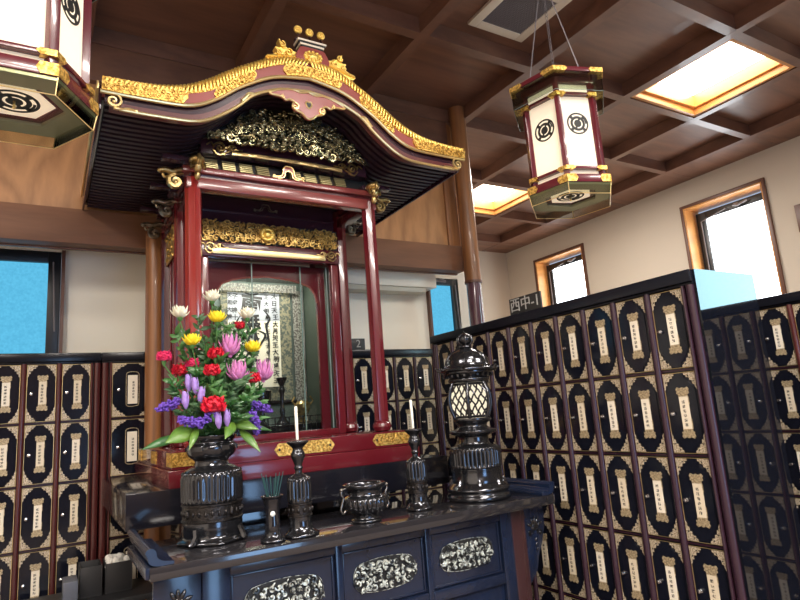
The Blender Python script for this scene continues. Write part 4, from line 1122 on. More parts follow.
# incense stick cup
x, y = .769, 2.345; z = TT+.001
K = thing('incense_cup', (x, y, TT), 'small black flared cup holding teal incense sticks', 'cup')
q = MB().lathe(crom([(.030, 0), (.046, .002), (.045, .010), (.034, .020), (.030, .034), (.031, .042)], 3), (x, y, z), 32, fl=lambda t, h: 1+.10*max(0, math.cos(5*t))*max(0, 1-h/.04)); make('foot', q, M_bronze, K, smooth=50)
q = MB().lathe(crom([(.028, .0425), (.029, .06), (.027, .10), (.028, .13), (.034, .155), (.043, .166), (.043, .170), (.036, .166), (.024, .13), (.022, .08)], 3), (x, y, z), 32); make('cup_body', q, M_black, K, smooth=50)
q = MB().blob((x-.008, y-.028, z+.105), (.0105, .003, .0105), None, 14, 6); make('crest_medallion', q, pbr('pale_crest', (.62, .64, .62), .35), K, smooth=60)
random.seed(2)
for i in range(13):
    a = 2*PI*i/13; lx, ly = .040*math.cos(a)*random.uniform(.5, 1), .025*math.sin(a)
    q = MB().cyl((x+lx*.2, y+ly*.3, z+.10), (x+lx*1.25, y+ly, z+.245+random.uniform(-.01, .012)), .0017, n=6)
    side = ['leaning left', 'upright in the middle', 'leaning right'][0 if lx < -.012 else (2 if lx > .012 else 1)]
    tag(make('incense_stick', q, M_teal, origin=(x, y, z+.10)), 'thin teal incense stick %s in the small black cup' % side, 'incense stick', 'teal incense sticks %s' % side)

# incense burner with ear handles
x, y = 1.21, 2.42
K = thing('incense_burner', (x, y, TT), 'squat dark bronze incense burner with two ear handles in the middle of the table', 'incense burner')
q = MB().lathe(crom([(.060, 0), (.068, .002), (.068, .010), (.058, .016), (.058, .030), (.062, .036)], 3), (x, y, z), 40); make('foot_ring', q, M_bronze, K, smooth=50)
q = MB().lathe(dense([(.055, .0365), (.078, .042), (.096, .060), (.102, .080), (.098, .098), (.085, .108)], .007), (x, y, z), 120, fl=flutes(26, .085, .045, .100)); make('fluted_bowl', q, M_bronze, K, smooth=60)
q = MB().lathe(crom([(.084, .1085), (.076, .114), (.075, .128), (.080, .138), (.090, .144), (.094, .152), (.093, .158), (.085, .160), (.074, .152), (.070, .12), (.05, .105)], 3), (x, y, z), 48); make('rim', q, M_bronze, K, smooth=50)
make('ash', MB().lathe([(.069, .125), (.068, .131), (.03, .133)], (x, y, z), 24), pbr('ash_grey', (.25, .24, .22), .95), K)
for s in (-1, 1):
    pts = crom([(.085, .145), (.108, .142), (.116, .125), (.106, .108), (.112, .085), (.120, .060), (.108, .045), (.098, .055)], 4)
    q = MB().tube([(x+s*a*.97, y-.18*a*0, z+b) for a, b in pts], .0052, 8); q.blob((x+s*.110, y, z+.142), (.010, .008, .008)); make('handle', q, pbr('worn_bronze', (.22, .20, .18), .25, metal=.9) if 'worn_bronze' not in MATS else MATS['worn_bronze'], K, smooth=60)

# bronze lantern tower
x, y = 1.892, 2.50; z = TT+.001
K = thing('bronze_lantern', (x, y, TT), 'tall black bronze lantern with lit lattice windows at the right end of the altar table', 'lantern')
q = MB().lathe(crom([(.14, 0), (.158, .003), (.160, .018), (.152, .030), (.152, .040), (.158, .048), (.156, .058), (.142, .072), (.132, .082)], 3), (x, y, z), 64); make('base', q, M_bronze, K, smooth=50)
q = MB().lathe([(.128, .0825), (.128, .100), (.126, .104), (.126, .135), (.130, .138), (.130, .142), (.126, .145), (.126, .150)], (x, y, z), 64)
for i in range(8):
    a = 2*PI*i/8+.2; q.tube([(x+.138*math.cos(a), y+.138*math.sin(a), z+.072), (x+.134*math.cos(a), y+.134*math.sin(a), z+.085), (x+.1285*math.cos(a), y+.1285*math.sin(a), z+.1)], [.010, .009, .004], 6)
make('lower_drum', q, M_bronze, K, smooth=50)
q = MB().lathe(dense([(.127, .1505), (.131, .156), (.132, .235), (.126, .250), (.112, .258), (.090, .262)], .008), (x, y, z), 180, fl=flutes(36, .075, .155, .243)); beads(q, x, y, z+.247, .122, 36, .0075)
make('fluted_drum', q, M_bronze, K, smooth=60)
q = MB().lathe(crom([(.085, .2625), (.078, .272), (.076, .300), (.082, .308), (.112, .318), (.120, .328), (.118, .336), (.095, .342), (.075, .352), (.075, .366), (.090, .376), (.098, .386), (.098, .396)], 3), (x, y, z), 56); make('neck', q, M_bronze, K, smooth=50)
# light chamber, six bulging lattice faces
zc0, zc1 = .398, .575
def rad(h): u = (h-zc0)/(zc1-zc0); return .090+.026*math.sin(PI*u)
hh = [zc0+(zc1-zc0)*i/12 for i in range(13)]
A0 = math.radians(227)
core = MB()
rg = 6
ang = [A0+i*PI/3 for i in range(6)]
vv = []
q = MB()
for i in range(6):
    a, b = ang[i], ang[(i+1) % 6]
    L = []; Rr = []
    for h in hh:
        r = rad(h)-.006
        L.append((x+r*math.cos(a), y+r*math.sin(a), z+h)); Rr.append((x+r*math.cos(b), y+r*math.sin(b), z+h))
    n0 = len(q.v); q.v += L+Rr
    for j in range(12): q.f.append([n0+j, n0+13+j, n0+14+j, n0+j+1]); q.m.append(0)
make('lit_paper', q, M_lit, K, smooth=50)
for i in range(6):
    a, b = ang[i], ang[(i+1) % 6]; q = MB()
    q.tube([(x+(rad(h)+.002)*math.cos(a), y+(rad(h)+.002)*math.sin(a), z+h) for h in hh], .0085, 8)
    make('corner_rib', q, M_bronze, K, smooth=60)
    q = MB()
    def P(u, h):
        r = rad(h); p = Vector((math.cos(a), math.sin(a), 0)).lerp(Vector((math.cos(b), math.sin(b), 0)), u)*r; return (x+p.x, y+p.y, z+h)
    for off in (-1., -.67, -.33, 0, .33, .67):
        for sg in (1, -1):
            pts = []
            for j in range(15):
                u = j/14; hv = off+u*1.0 if sg > 0 else off+1.0-u*1.0
                hv = off+u if sg > 0 else off+1-u
                if 0.02 <= hv <= .98 and .04 < u < .96: pts.append(P(u+.02*math.sin(hv*19), zc0+(zc1-zc0)*(hv+.012*math.sin(u*25))))
            if len(pts) > 2: q.tube(pts, .0044, 5)
    q.tube([P(.06, h) for h in hh], .004, 5); q.tube([P(.94, h) for h in hh], .004, 5)
    q.tube([P(u/8, zc0+.006) for u in range(9)], .007, 6); q.tube([P(u/8, zc1-.006) for u in range(9)], .007, 6)
    make('lattice', q, M_bronze, K, smooth=60)
q = MB().lathe(crom([(.094, .576), (.104, .583), (.106, .595), (.100, .603), (.112, .612), (.128, .622), (.130, .632)], 3), (x, y, z), 48)
for i in range(24): a = 2*PI*i/24; q.box(-.005, .005, -.012, .012, -.006, .006, Matrix.Translation((x+.118*math.cos(a), y+.118*math.sin(a), z+.612)) @ Matrix.Rotation(a+PI/2, 4, 'Z'))
make('bracket_ring', q, M_bronze, K, smooth=50)
q = MB(); pr = crom([(.145, .632), (.152, .640), (.150, .648), (.128, .656), (.118, .672), (.110, .700), (.088, .728), (.058, .745), (.040, .752), (.022, .756)], 3)
q.lathe(pr, (x, y, z), 72, fl=lambda t, h: 1+.10*max(0, math.cos(3*(t-A0)))**6*max(0, 1-(h-.632)/.03))
for i in range(6): a = ang[i]; q.tube([(x+.140*math.cos(a), y+.140*math.sin(a), z+.644), (x+.166*math.cos(a), y+.166*math.sin(a), z+.646), (x+.178*math.cos(a), y+.178*math.sin(a), z+.658)], [.010, .010, .006], 6)
for i in range(6): a = ang[i]; q.tube([(x+r*math.cos(a), y+r*math.sin(a), z+h) for r, h in [(p[0]*1.01, p[1]+.001) for p in pr[8:]]], .0035, 5)
make('roof_cap', q, M_bronze, K, smooth=50)
q = MB().lathe(crom([(.020, .7565), (.030, .762), (.026, .772), (.016, .776), (.030, .786), (.036, .802), (.034, .816), (.022, .830), (.008, .838), (.002, .848)], 3), (x, y, z), 32)
for i in range(6): a = i*PI/3; q.tube([(x+.022*math.cos(a), y+.022*math.sin(a), z+.768), (x+.042*math.cos(a), y+.042*math.sin(a), z+.790), (x+.040*math.cos(a), y+.040*math.sin(a), z+.815), (x+.026*math.cos(a), y+.026*math.sin(a), z+.828)], [.004, .007, .006, .003], 6)
make('flaming_jewel', q, M_bronze, K, smooth=60)

# ------------------------------------------------------------------ flowers in the vase
mouth = Vector((vx, vy, TT+.37))
def leafgeo(q, base, tip, w, droop=.0, fold=.15, n=7, up=Vector((0, -1, .3))):
    base = Vector(base); tip = Vector(tip); ax = tip-base; L = ax.length; t = ax.normalized()
    side = t.cross(up)
    if side.length < .01: side = t.orthogonal()
    side.normalize(); nn = side.cross(t).normalized()
    rows = []
    for i in range(n+1):
        u = i/n; ww = w*math.sin(PI*min(.995, u**.8+.005))*(1-.15*u); c = base+ax*u+nn*(droop*math.sin(PI*u))
        rows.append([c-side*ww+nn*(-fold*ww), c-side*ww*.5+nn*(fold*ww*.0), c, c+side*ww*.5+nn*(fold*ww*.0), c+side*ww+nn*(-fold*ww)])
    th = nn*.0012; v = [p for r in rows for p in r]; m = len(v); v = v+[p-th for p in v]; f = []
    for i in range(n):
        for k in range(4):
            a = i*5+k; f.append((a, a+1, a+6, a+5)); f.append((m+a, m+a+5, m+a+6, m+a+1))
    for i in range(n): f.append((i*5, i*5+5, m+i*5+5, m+i*5)); f.append((i*5+4, m+i*5+4, m+i*5+9, i*5+9))
    f.append((0, m, m+1, 1)); f.append((1, m+1, m+2, 2)); f.append((2, m+2, m+3, 3)); f.append((3, m+3, m+4, 4))
    q.add(v, f); return q
def stem_geo(p, r=.0024, bend=.03):
    p = Vector(p); m1 = mouth.lerp(p, .5)+Vector((0, 0, bend)); 
    j = Vector((random.uniform(-.03, .03), random.uniform(-.02, .02), 0)); b = Vector((mouth.x, mouth.y, TT+.325))+j
    return [b, mouth+j*.9, m1, p]
def base_stem(T, p, leaves=2, r=.0024):
    pts = crom([tuple(v) for v in stem_geo(p)], 5)
    make('stem', MB().tube(pts, r, 6), M_stem, T)
    for k in range(leaves):
        i = random.randint(len(pts)//2, len(pts)-4); b = Vector(pts[i]); d = Vector((random.uniform(-1, 1), random.uniform(-.8, .3), random.uniform(.1, .9))).normalized()
        make('leaf', leafgeo(MB(), b, b+d*random.uniform(.05, .08), .008, .006), M_leafd, T, smooth=70)
def petals_cup(p, R, rings, mat, wid, tilt=0.):
    """upright blossom: rings of (count, length, opening angle)"""
    q = MB(); p = Vector(p)
    for (n, L, op, off) in rings:
        for i in range(n):
            a = 2*PI*i/n+off; o = op+random.uniform(-.08, .08)
            d = Vector((math.cos(a)*math.sin(o), math.sin(a)*math.sin(o), math.cos(o)))
            out = Vector((math.cos(a), math.sin(a), 0))
            leafgeo(q, p+out*.004, p+d*L*random.uniform(.9, 1.05)+Vector((0, 0, 0)), wid, -L*.12, -.3, 5, up=(Vector((0, 0, 1)) if o > .8 else -out))
    q.blob(p, (R*.32, R*.32, R*.3), None, 8, 5)
    return q
FL = [('white',(0.610,2.600,0.535)), ('white',(0.468,2.560,0.453)), ('white',(0.763,2.600,0.462)), ('yellow',(0.613,2.530,0.430)), ('yellow',(0.504,2.500,0.328)), ('yellow',(0.774,2.560,0.305)),
 ('red',(0.736,2.620,0.426)), ('red',(0.598,2.500,0.287)), ('red',(0.575,2.470,0.214)), ('red',(0.757,2.520,0.180)), ('red',(0.471,2.580,0.228)), ('rose',(0.399,2.520,0.280)), ('rose',(0.515,2.560,0.254)), ('redbig',(0.568,2.420,0.068)),
 ('pink',(0.663,2.520,0.285)), ('pink',(0.689,2.500,0.175)), ('pink',(0.829,2.600,0.180)), ('lilac',(0.491,2.500,0.140)), ('lilac',(0.512,2.470,0.125)), ('lilac',(0.469,2.450,0.070)), ('lilac',(0.521,2.440,0.085)), ('lilac',(0.588,2.420,-0.015)), ('lilac',(0.625,2.440,-0.010)),
 ('statice',(0.415,2.500,0.092)), ('statice',(0.478,2.420,0.020)), ('statice',(0.538,2.420,0.031)), ('statice',(0.790,2.520,0.063)), ('statice',(0.750,2.480,-0.002))]
LAB = {
 'white': ['topmost white flower of the bouquet above the yellow ones', 'white flower at the upper left of the bouquet', 'white flower at the upper right of the bouquet in front of the scroll'],
 'yellow': ['yellow flower near the top of the bouquet below the topmost white one', 'wide open yellow flower at the left of the bouquet', 'yellow flower at the right of the bouquet in front of the scroll'],
 'red': ['small red carnation beside the upper right white flower', 'red carnation in the middle of the bouquet, upper of two', 'red carnation in the middle of the bouquet, lower of two', 'red carnation at the right below the pink flowers', 'dull red carnation half hidden at the left of the bouquet'],
 'rose': ['rose pink carnation sticking out furthest to the left', 'small rose pink carnation bud at the left inside the bouquet'],
 'redbig': ['largest red carnation low at the front above the vase rim'],
 'pink': ['tall pink lilac blossom beside the middle red carnation', 'pink lilac blossom right of centre in the bouquet', 'pale pink lilac blossom at the right edge of the bouquet'],
 'lilac': ['long lilac bud at the left, further left of the upper pair', 'long lilac bud at the left, right one of the upper pair', 'lilac bud low at the left above the purple cluster', 'pale lilac bud beside the largest red carnation', 'lilac bud hanging low over the vase rim', 'lilac bud low at the front, right of its neighbour'],
 'statice': ['purple flower spray sticking out at the far left', 'purple flower cluster low at the left above the light green leaf', 'purple flower cluster low at the front left of the vase', 'violet flower spray sticking out at the right', 'small violet flower spray hanging at the lower right']}
GR = {'white': 'white flowers in the bouquet', 'yellow': 'yellow flowers in the bouquet', 'red': 'red carnations in the bouquet', 'rose': 'rose carnations in the bouquet', 'redbig': 'red carnations in the bouquet', 'pink': 'pink blossoms in the bouquet', 'lilac': 'lilac buds in the bouquet', 'statice': 'purple sprays in the bouquet'}
NM = {'white': 'white_chrysanthemum', 'yellow': 'yellow_chrysanthemum', 'red': 'red_carnation', 'rose': 'rose_carnation', 'redbig': 'red_carnation', 'pink': 'pink_blossom', 'lilac': 'lilac_bud', 'statice': 'purple_statice'}
cnt = {}
random.seed(21)
for kind, (fx, fy_, fz) in FL:
    i = cnt.get(kind, 0); cnt[kind] = i+1
    p = Vector((fx, fy_, fz+E))
    T = thing(NM[kind], tuple(p), LAB[kind][i], 'flower', GR[kind])
    if kind in ('white', 'yellow'):
        mt = M_white_p if kind == 'white' else M_yel_p
        q = petals_cup(p, .03, [(8, .053, .86, 0), (8, .058, .58, .3), (7, .055, .34, .1), (5, .050, .12, 0)], mt, .0135)
        make('blossom', q, mt, T, smooth=70)
        make('calyx', MB().lathe([(.003, -.016), (.010, -.010), (.012, -.002), (.008, .003)], tuple(p), 10), M_stem, T)
        base_stem(T, p+Vector((0, 0, -.012)), 4)
    elif kind in ('red', 'rose', 'redbig'):
        R = {'red': .034, 'rose': .030, 'redbig': .048}[kind]
        if i == 0 and kind == 'red': R = .026
        mt = M_rose_p if kind == 'rose' else M_red_p; q = MB()
        for k in range(5):
            u = k/4; r = R*(1-.20*u); h = R*(-.15+.8*u); n = 40; ph = random.random()*6; ring = []
            v = []
            for m_, (fr, dz) in enumerate(((.12, -.25), (.55, .0), (1., .10))):
                for s in range(n):
                    a = 2*PI*s/n; w = math.sin(a*9+ph)*.13*fr+math.sin(a*4+ph*2)*.07*fr
                    v.append(p+Vector((math.cos(a)*r*fr*(1+w*.5), math.sin(a)*r*fr*(1+w*.5)*.95, h+R*dz+R*w*1.6)))
            f = []
            for m_ in range(2):
                for s in range(n): f.append((m_*n+s, m_*n+(s+1) % n, (m_+1)*n+(s+1) % n, (m_+1)*n+s))
            q.add(v, f); q.blob(p+Vector((0, 0, h)), (r*.75, r*.75, R*.22), None, 12, 5)
        for k in range(26):
            d = Vector((random.gauss(0, 1), random.gauss(0, 1)-.5, random.gauss(0, .8)+.4)).normalized(); q.blob(p+Vector((0, 0, R*.2))+d*R*.72, (R*.22, R*.22, R*.10), d.to_track_quat('Z', 'Y').to_matrix(), 6, 4)
        make('blossom', q, mt, T, smooth=40)
        make('calyx', MB().lathe([(.003, -R*1.1), (R*.28, -R*.7), (R*.34, -R*.2), (R*.2, 0)], tuple(p), 10), M_stem, T)
        base_stem(T, p+Vector((0, 0, -R*.9)), 2)
    elif kind == 'pink':
        q = petals_cup(p, .03, [(8, .066, .85, 0), (9, .088, .52, .3), (8, .098, .27, .1), (5, .092, .10, 0)], M_pink_p, .0125)
        make('blossom', q, M_pink_p, T, smooth=70); base_stem(T, p, 2)
    elif kind == 'lilac':
        q = MB(); lean = Vector((random.uniform(-.25, .1), -.1, 1)).normalized()
        for k in range(3):
            a = 2*PI*k/3; leafgeo(q, p+Vector((.004*math.cos(a), .004*math.sin(a), 0)), p+lean*.072+Vector((.012*math.cos(a), .012*math.sin(a), 0)), .011, .006, .5, 6, up=Vector((math.cos(a), math.sin(a), 0)))
        R = lean.to_track_quat('Z', 'Y').to_matrix(); q.blob(p+lean*.036, (.0115, .0115, .036), R, 10, 7)
        make('blossom', q, M_lil_p, T, smooth=70); base_stem(T, p, 1)
    else:
        q = MB(); dirs = {0: (-.75, -.1, -.25), 1: (-.6, -.1, .2), 2: (.5, 0, .25), 3: (.9, 0, -.35), 4: (.15, 0, -.8)}
        ax = Vector(dirs[i]).normalized(); L = .045
        for k in range(110):
            u = random.uniform(-1, 1); d = Vector((random.gauss(0, 1), random.gauss(0, 1), random.gauss(0, 1))).normalized()*random.uniform(.5, 1)*.020*(1.15-.4*abs(u))
            c = p+ax*L*u+d; q.blob(c, (.0065, .0065, .0045), d.to_track_quat('Z', 'Y').to_matrix(), 5, 3)
            if k % 3 == 0:
                for s in range(3): a = s*2.1; leafgeo(q, c, c+d.normalized()*.006+Vector((math.cos(a), math.sin(a), .2))*.006, .003, 0, 0, 2)
        make('blossom', q, M_pur_p, T, smooth=70); base_stem(T, p-ax*L, 0)
LV = [((0.430,2.440,-0.033), (.500, 2.46, -.005), (.388, 2.42, -.052), .036, M_leaf, 'broad light green leaf lying over the left of the vase rim'),
      ((0.371,2.500,-0.054), (.46, 2.52, -.03), (.31, 2.47, -.070), .020, M_leafd, 'darker green leaf furthest to the left below the purple spray'),
      ((0.478,2.420,-0.044), (.515, 2.46, .0), (.470, 2.40, -.085), .016, M_leaf, 'narrow green leaf hanging beside the broad light green one'),
      ((0.615,2.420,-0.040), (.66, 2.47, .01), (.605, 2.40, -.055), .024, M_leaf, 'green leaf hanging over the front middle of the vase rim'),
      ((0.706,2.460,-0.015), (.655, 2.50, .015), (.755, 2.44, -.030), .026, M_leaf, 'yellowish green leaf at the right front of the vase'),
      ((0.725,2.460,-0.085), (.69, 2.50, -.02), (.755, 2.43, -.12), .020, M_leaf, 'green leaf hanging lowest at the right of the vase'),
      ((0.818,2.560,-0.031), (.70, 2.54, .0), (.845, 2.55, -.04), .016, M_leafd, 'darker green leaf pointing right in front of the shrine base')]
for c, b, tp, w, mt, lb in LV:
    b = Vector(b)+Vector((0, 0, E)); tp = Vector(tp)+Vector((0, 0, E))
    T = thing('broad_leaf', tuple(b), lb, 'leaf', 'broad leaves around the vase rim')
    make('blade', leafgeo(MB(), b, tp, w, .008, .18, 10, up=Vector((0, -1, .45))), mt, T, smooth=80)
    make('stem', MB().tube(crom([(mouth.x, mouth.y, TT+.33), tuple(mouth.lerp(b, .6)+Vector((0, 0, .012))), tuple(b)], 5), .002, 6), M_stem, T)
# foliage sprays
SP = [(.50, 2.62, .40), (.56, 2.56, .36), (.66, 2.58, .42), (.70, 2.56, .36), (.80, 2.60, .30), (.62, 2.50, .27), (.52, 2.50, .22), (.47, 2.54, .12), (.73, 2.52, .26), (.80, 2.56, .14), (.66, 2.47, .16), (.60, 2.46, .12), (.72, 2.46, .10), (.53, 2.46, .08), (.77, 2.50, .02), (.43, 2.52, .18), (.64, 2.62, .50), (.45, 2.56, .38), (.78, 2.62, .40), (.55, 2.60, .46), (.57, 2.53, .30), (.63, 2.54, .36), (.68, 2.54, .22), (.58, 2.50, .16), (.76, 2.56, .22), (.49, 2.58, .28), (.55, 2.46, .14), (.64, 2.44, .08), (.70, 2.48, .18), (.60, 2.60, .38), (.72, 2.60, .40), (.46, 2.50, .06), (.79, 2.54, .08), (.52, 2.60, .34), (.66, 2.62, .20), (.74, 2.50, .14), (.68, 2.44, .03), (.50, 2.48, .0), (.58, 2.58, .2), (.69, 2.6, .3)]
w8 = lambda a: ('left' if a[0] < .57 else ('middle' if a[0] < .68 else 'right'))
for k, (a, b, c) in enumerate(SP):
    tip = Vector((a, b, c+E)); lvl = 'upper' if c > .28 else ('middle' if c > .12 else 'lower')
    mt = [M_leafd, M_euca, M_stem][k % 3]
    T = thing('foliage_spray', (mouth.x, mouth.y, TT+.33), '%s spray of narrow leaves at the %s %s of the bouquet' % (['dark green', 'sage green', 'mid green'][k % 3], lvl, w8((a,))), 'foliage', '%s sprays at the %s %s of the bouquet' % (['dark green', 'sage green', 'mid green'][k % 3], lvl, w8((a,))))
    pts = crom([(mouth.x+random.uniform(-.03, .03), mouth.y+random.uniform(-.03, .02), TT+.325), tuple(mouth.lerp(tip, .55)+Vector((random.uniform(-.01, .01), 0, .02))), tuple(tip)], 9)
    make('stem', MB().tube(pts, .0018, 5), M_stem, T)
    q = MB(); n = len(pts)
    for i in range(3, n, 1):
        for s in (-1, 1):
            bs = Vector(pts[i]); t = (Vector(pts[min(i+1, n-1)])-Vector(pts[i-1])).normalized(); a2 = random.uniform(0, 6.28)
            d = (t*random.uniform(.3, .9)+Vector((math.cos(a2), math.sin(a2)*.8, .2*s))).normalized(); L = random.uniform(.034, .062)
            leafgeo(q, bs, bs+d*L, random.uniform(.007, .0125), .004, .1, 4)
    q2 = make('leaves', q, mt, T, smooth=80); q2['kind'] = 'stuff'

# ------------------------------------------------------------------ hanging lanterns
def crest(q, c, r, u, v, nrm, d=.0015):
    """round crest: outer ring, broken inner ring with four spokes, solid heart. Built of flat black bands"""
    c = Vector(c); u = Vector(u); v = Vector(v); n = Vector(nrm)
    def arc(r0, r1, a0, a1, k=18):
        vs = []; fs = []
        for i in range(k+1):
            a = a0+(a1-a0)*i/k; dr = u*math.cos(a)+v*math.sin(a)
            vs += [c+dr*r0*r+n*d, c+dr*r1*r+n*d, c+dr*r1*r+n*.0002, c+dr*r0*r+n*.0002]
        for i in range(k):
            for j in range(4): fs.append((4*i+j, 4*i+(j+1) % 4, 4*i+4+(j+1) % 4, 4*i+4+j))
        fs += [(0, 1, 2, 3), (4*k+3, 4*k+2, 4*k+1, 4*k)]
        q.add(vs, fs)
    arc(.86, 1., 0, 2*PI, 48); arc(.46, .68, 0, 2*PI, 36); arc(.0001, .34, 0, 2*PI, 24)
    for k in range(4): a = PI/4+k*PI/2; arc(.66, .88, a-.17, a+.17, 5)
    arc(.30, .50, PI*.30, PI*.44, 4); arc(.72, .84, 0, .9, 8); arc(.30, .50, PI*1.3, PI*1.44, 4)
def hanging_lantern(x, y, rot, label):
    B = 1.097+E            # underside of base frame
    T = thing('hanging_lantern', (x, y, B), label, 'lantern'); T.rotation_euler = (0, 0, rot)
    R = .205; ang = [-2*PI/3+i*PI/3 for i in range(6)]
    def P(r, a): return Vector((r*math.cos(a), r*math.sin(a), 0))
    def part(nm, q, mt, par=T, **kw):
        o = make(nm, q, mt, **kw); o.parent = par; return o
    def ring(r0, r1, z0, z1):
        q = MB(); v = []
        for a in ang: v += [P(r0, a)+Vector((0, 0, z0)), P(r1, a)+Vector((0, 0, z0)), P(r1, a)+Vector((0, 0, z1)), P(r0, a)+Vector((0, 0, z1))]
        f = []
        for i in range(6):
            j = (i+1) % 6
            for k in range(4): f.append((4*i+k, 4*i+(k+1) % 4, 4*j+(k+1) % 4, 4*j+k))
        return q.add(v, f)
    H0, H1 = .045, .610
    # posts, rails, papers
    for a in ang:
        c = P(R, a); M = Matrix.Translation(c) @ Matrix.Rotation(a, 4, 'Z')
        q = MB().box(-.017, .013, -.016, .016, H0, H1, M); part('post', q, M_lantframe, bevel=.002)
    for i in range(6):
        a, b = ang[i], ang[i]+PI/3; m = (a+b)/2; ap = R*math.cos(PI/6)
        u = Vector((-math.sin(m), math.cos(m), 0)); n = Vector((math.cos(m), math.sin(m), 0)); hw = R*.5-.015
        def slab(z0, z1, nm='paper_panel'):
            q = MB(); c = n*(ap-.004)
            q.add([c-u*hw+Vector((0, 0, z0)), c+u*hw+Vector((0, 0, z0)), c+u*hw+Vector((0, 0, z1)), c-u*hw+Vector((0, 0, z1)), c-u*hw+Vector((0, 0, z0))-n*.003, c+u*hw+Vector((0, 0, z0))-n*.003, c+u*hw+Vector((0, 0, z1))-n*.003, c-u*hw+Vector((0, 0, z1))-n*.003], [(0, 1, 2, 3), (7, 6, 5, 4), (0, 4, 5, 1), (1, 5, 6, 2), (2, 6, 7, 3), (3, 7, 4, 0)])
            return part(nm, q, M_lpaper)
        slab(.046, .093); pp = slab(.095, .510); slab(.512, .572)
        q = MB(); crest(q, n*(ap-.004)+Vector((0, 0, .345)), .062, u, Vector((0, 0, 1)), n); part('crest', q, M_ink, pp)
    for nm, z0, z1, r1 in (('lower_rail', .078, .093, .232), ('upper_rail', .500, .514, .232)):
        o = part(nm, ring(R-.02, r1, z0, z1), M_lantframe, bevel=.001)
    def caps(r, z0, z1, L, t=.003):
        """gilded corner caps of a hexagonal frame"""
        out = []
        for i, a in enumerate(ang):
            q = MB()
            for s in (-1, 1):
                b = a+s*PI/3; p0 = P(r+t, a); p1 = p0+(P(r+t, b)-p0).normalized()*L; nn = ((p0+p1)/2); nn.z = 0
                m = a+s*PI/6; n = Vector((math.cos(m), math.sin(m), 0))*t*1.5; up = Vector((0, 0, 1))
                v = [p0+up*(z0-t), p1+up*(z0-t), p1+(p1-p0).normalized()*.012+up*(z0+z1)/2, p1+up*(z1+t), p0+up*(z1+t)]
                w = [k-n for k in v]; q.add(v+w, [(0, 1, 2, 3, 4), (9, 8, 7, 6, 5)]+[(k, k+5, (k+1) % 5+5, (k+1) % 5) for k in range(5)])
                e = P(r-.03, a); e1 = e+(P(r-.03, b)-e).normalized()*(L-.012)
                for zz2 in (z1+t, z0-t): q.add([p0+up*zz2, p1+up*zz2, e1+up*zz2, e+up*zz2, p0+up*(zz2-.001), p1+up*(zz2-.001), e1+up*(zz2-.001), e+up*(zz2-.001)], [(0, 1, 2, 3), (7, 6, 5, 4), (0, 4, 5, 1), (1, 5, 6, 2), (2, 6, 7, 3), (3, 7, 4, 0)])
            part('gold_corner', q, M_goldf)
    caps(.232, .078, .093, .045); caps(.232, .500, .514, .045)
    # base frame and its skirt
    part('base_frame', ring(.12, .246, .0, .044), M_lantframe, bevel=.003); caps(.246, .006, .040, .05)
    q = ring(.150, .240, -.012, -.0005); part('base_board', q, M_olive)
    q = MB(); v = []
    for i in range(6):
        a, b = ang[i], ang[(i+1) % 6]
        v = [P(.243, a)-Vector((0, 0, .001)), P(.243, b)-Vector((0, 0, .001)), P(.232, b)-Vector((0, 0, .058)), P(.232, a)-Vector((0, 0, .058))]
        w = [p*.985 for p in v]; w = [Vector((p.x*.98, p.y*.98, q0.z)) for p, q0 in zip(v, v)]
        q.add(v+w, [(0, 1, 2, 3), (7, 6, 5, 4), (0, 4, 5, 1), (1, 5, 6, 2), (2, 6, 7, 3), (3, 7, 4, 0)])
    part('skirt', q, M_skirt)
    q = MB(); q.tube([P(.233, a)-Vector((0, 0, .058)) for a in ang], .0020, 6, closed=True)
    for a in ang: q.cyl(P(.244, a), P(.233, a)-Vector((0, 0, .058)), .0018, n=6)
    part('skirt_edge', q, M_goldl)
    hexa = [P(.118, a) for a in ang]
    q = MB().add([p+Vector((0, 0, .004)) for p in hexa]+[p+Vector((0, 0, .001)) for p in hexa], [(0, 1, 2, 3, 4, 5), (11, 10, 9, 8, 7, 6)]+[(k, k+6, (k+1) % 6+6, (k+1) % 6) for k in range(6)])
    o = part('bottom_paper', q, M_lpaper)
    q = MB(); crest(q, (0, 0, .001), .074, (1, 0, 0), (0, 1, 0), (0, 0, -1)); part('crest', q, M_ink, o)
    q = MB().cyl((0, 0, .0), (0, 0, -.016), .004, n=8).blob((0, 0, -.02), (.006, .006, .008)); part('finial', q, M_goldl)
    # crown
    part('crown_band', ring(R-.03, R+.018, .573, .610), M_lantframe, bevel=.002)
    part('crown_frame', ring(.15, .285, .611, .636), M_lantframe, bevel=.003); caps(.285, .614, .633, .07)
    part('crown_cover', MB().lathe([(.20, .637), (.06, .67), (.02, .69)], (0, 0, 0), 6, a0=ang[0]), M_lantframe)
    for i in range(6):
        a, b = ang[i], ang[(i+1) % 6]; q = MB()
        v = [P(.278, a)+Vector((0, 0, .6105)), P(.278, b)+Vector((0, 0, .6105)), P(.276, b)+Vector((0, 0, .505)), P(.276, a)+Vector((0, 0, .505))]
        w = [Vector((p.x*.985, p.y*.985, p.z)) for p in v]
        q.add(v+w, [(0, 1, 2, 3), (7, 6, 5, 4), (0, 4, 5, 1), (1, 5, 6, 2), (2, 6, 7, 3), (3, 7, 4, 0)])
        part('crown_skirt', q, M_skirtc)
    part('crown_skirt_edge', MB().tube([P(.276, a)+Vector((0, 0, .505)) for a in ang], .0011, 5, closed=True), MATS['glass_edge'])
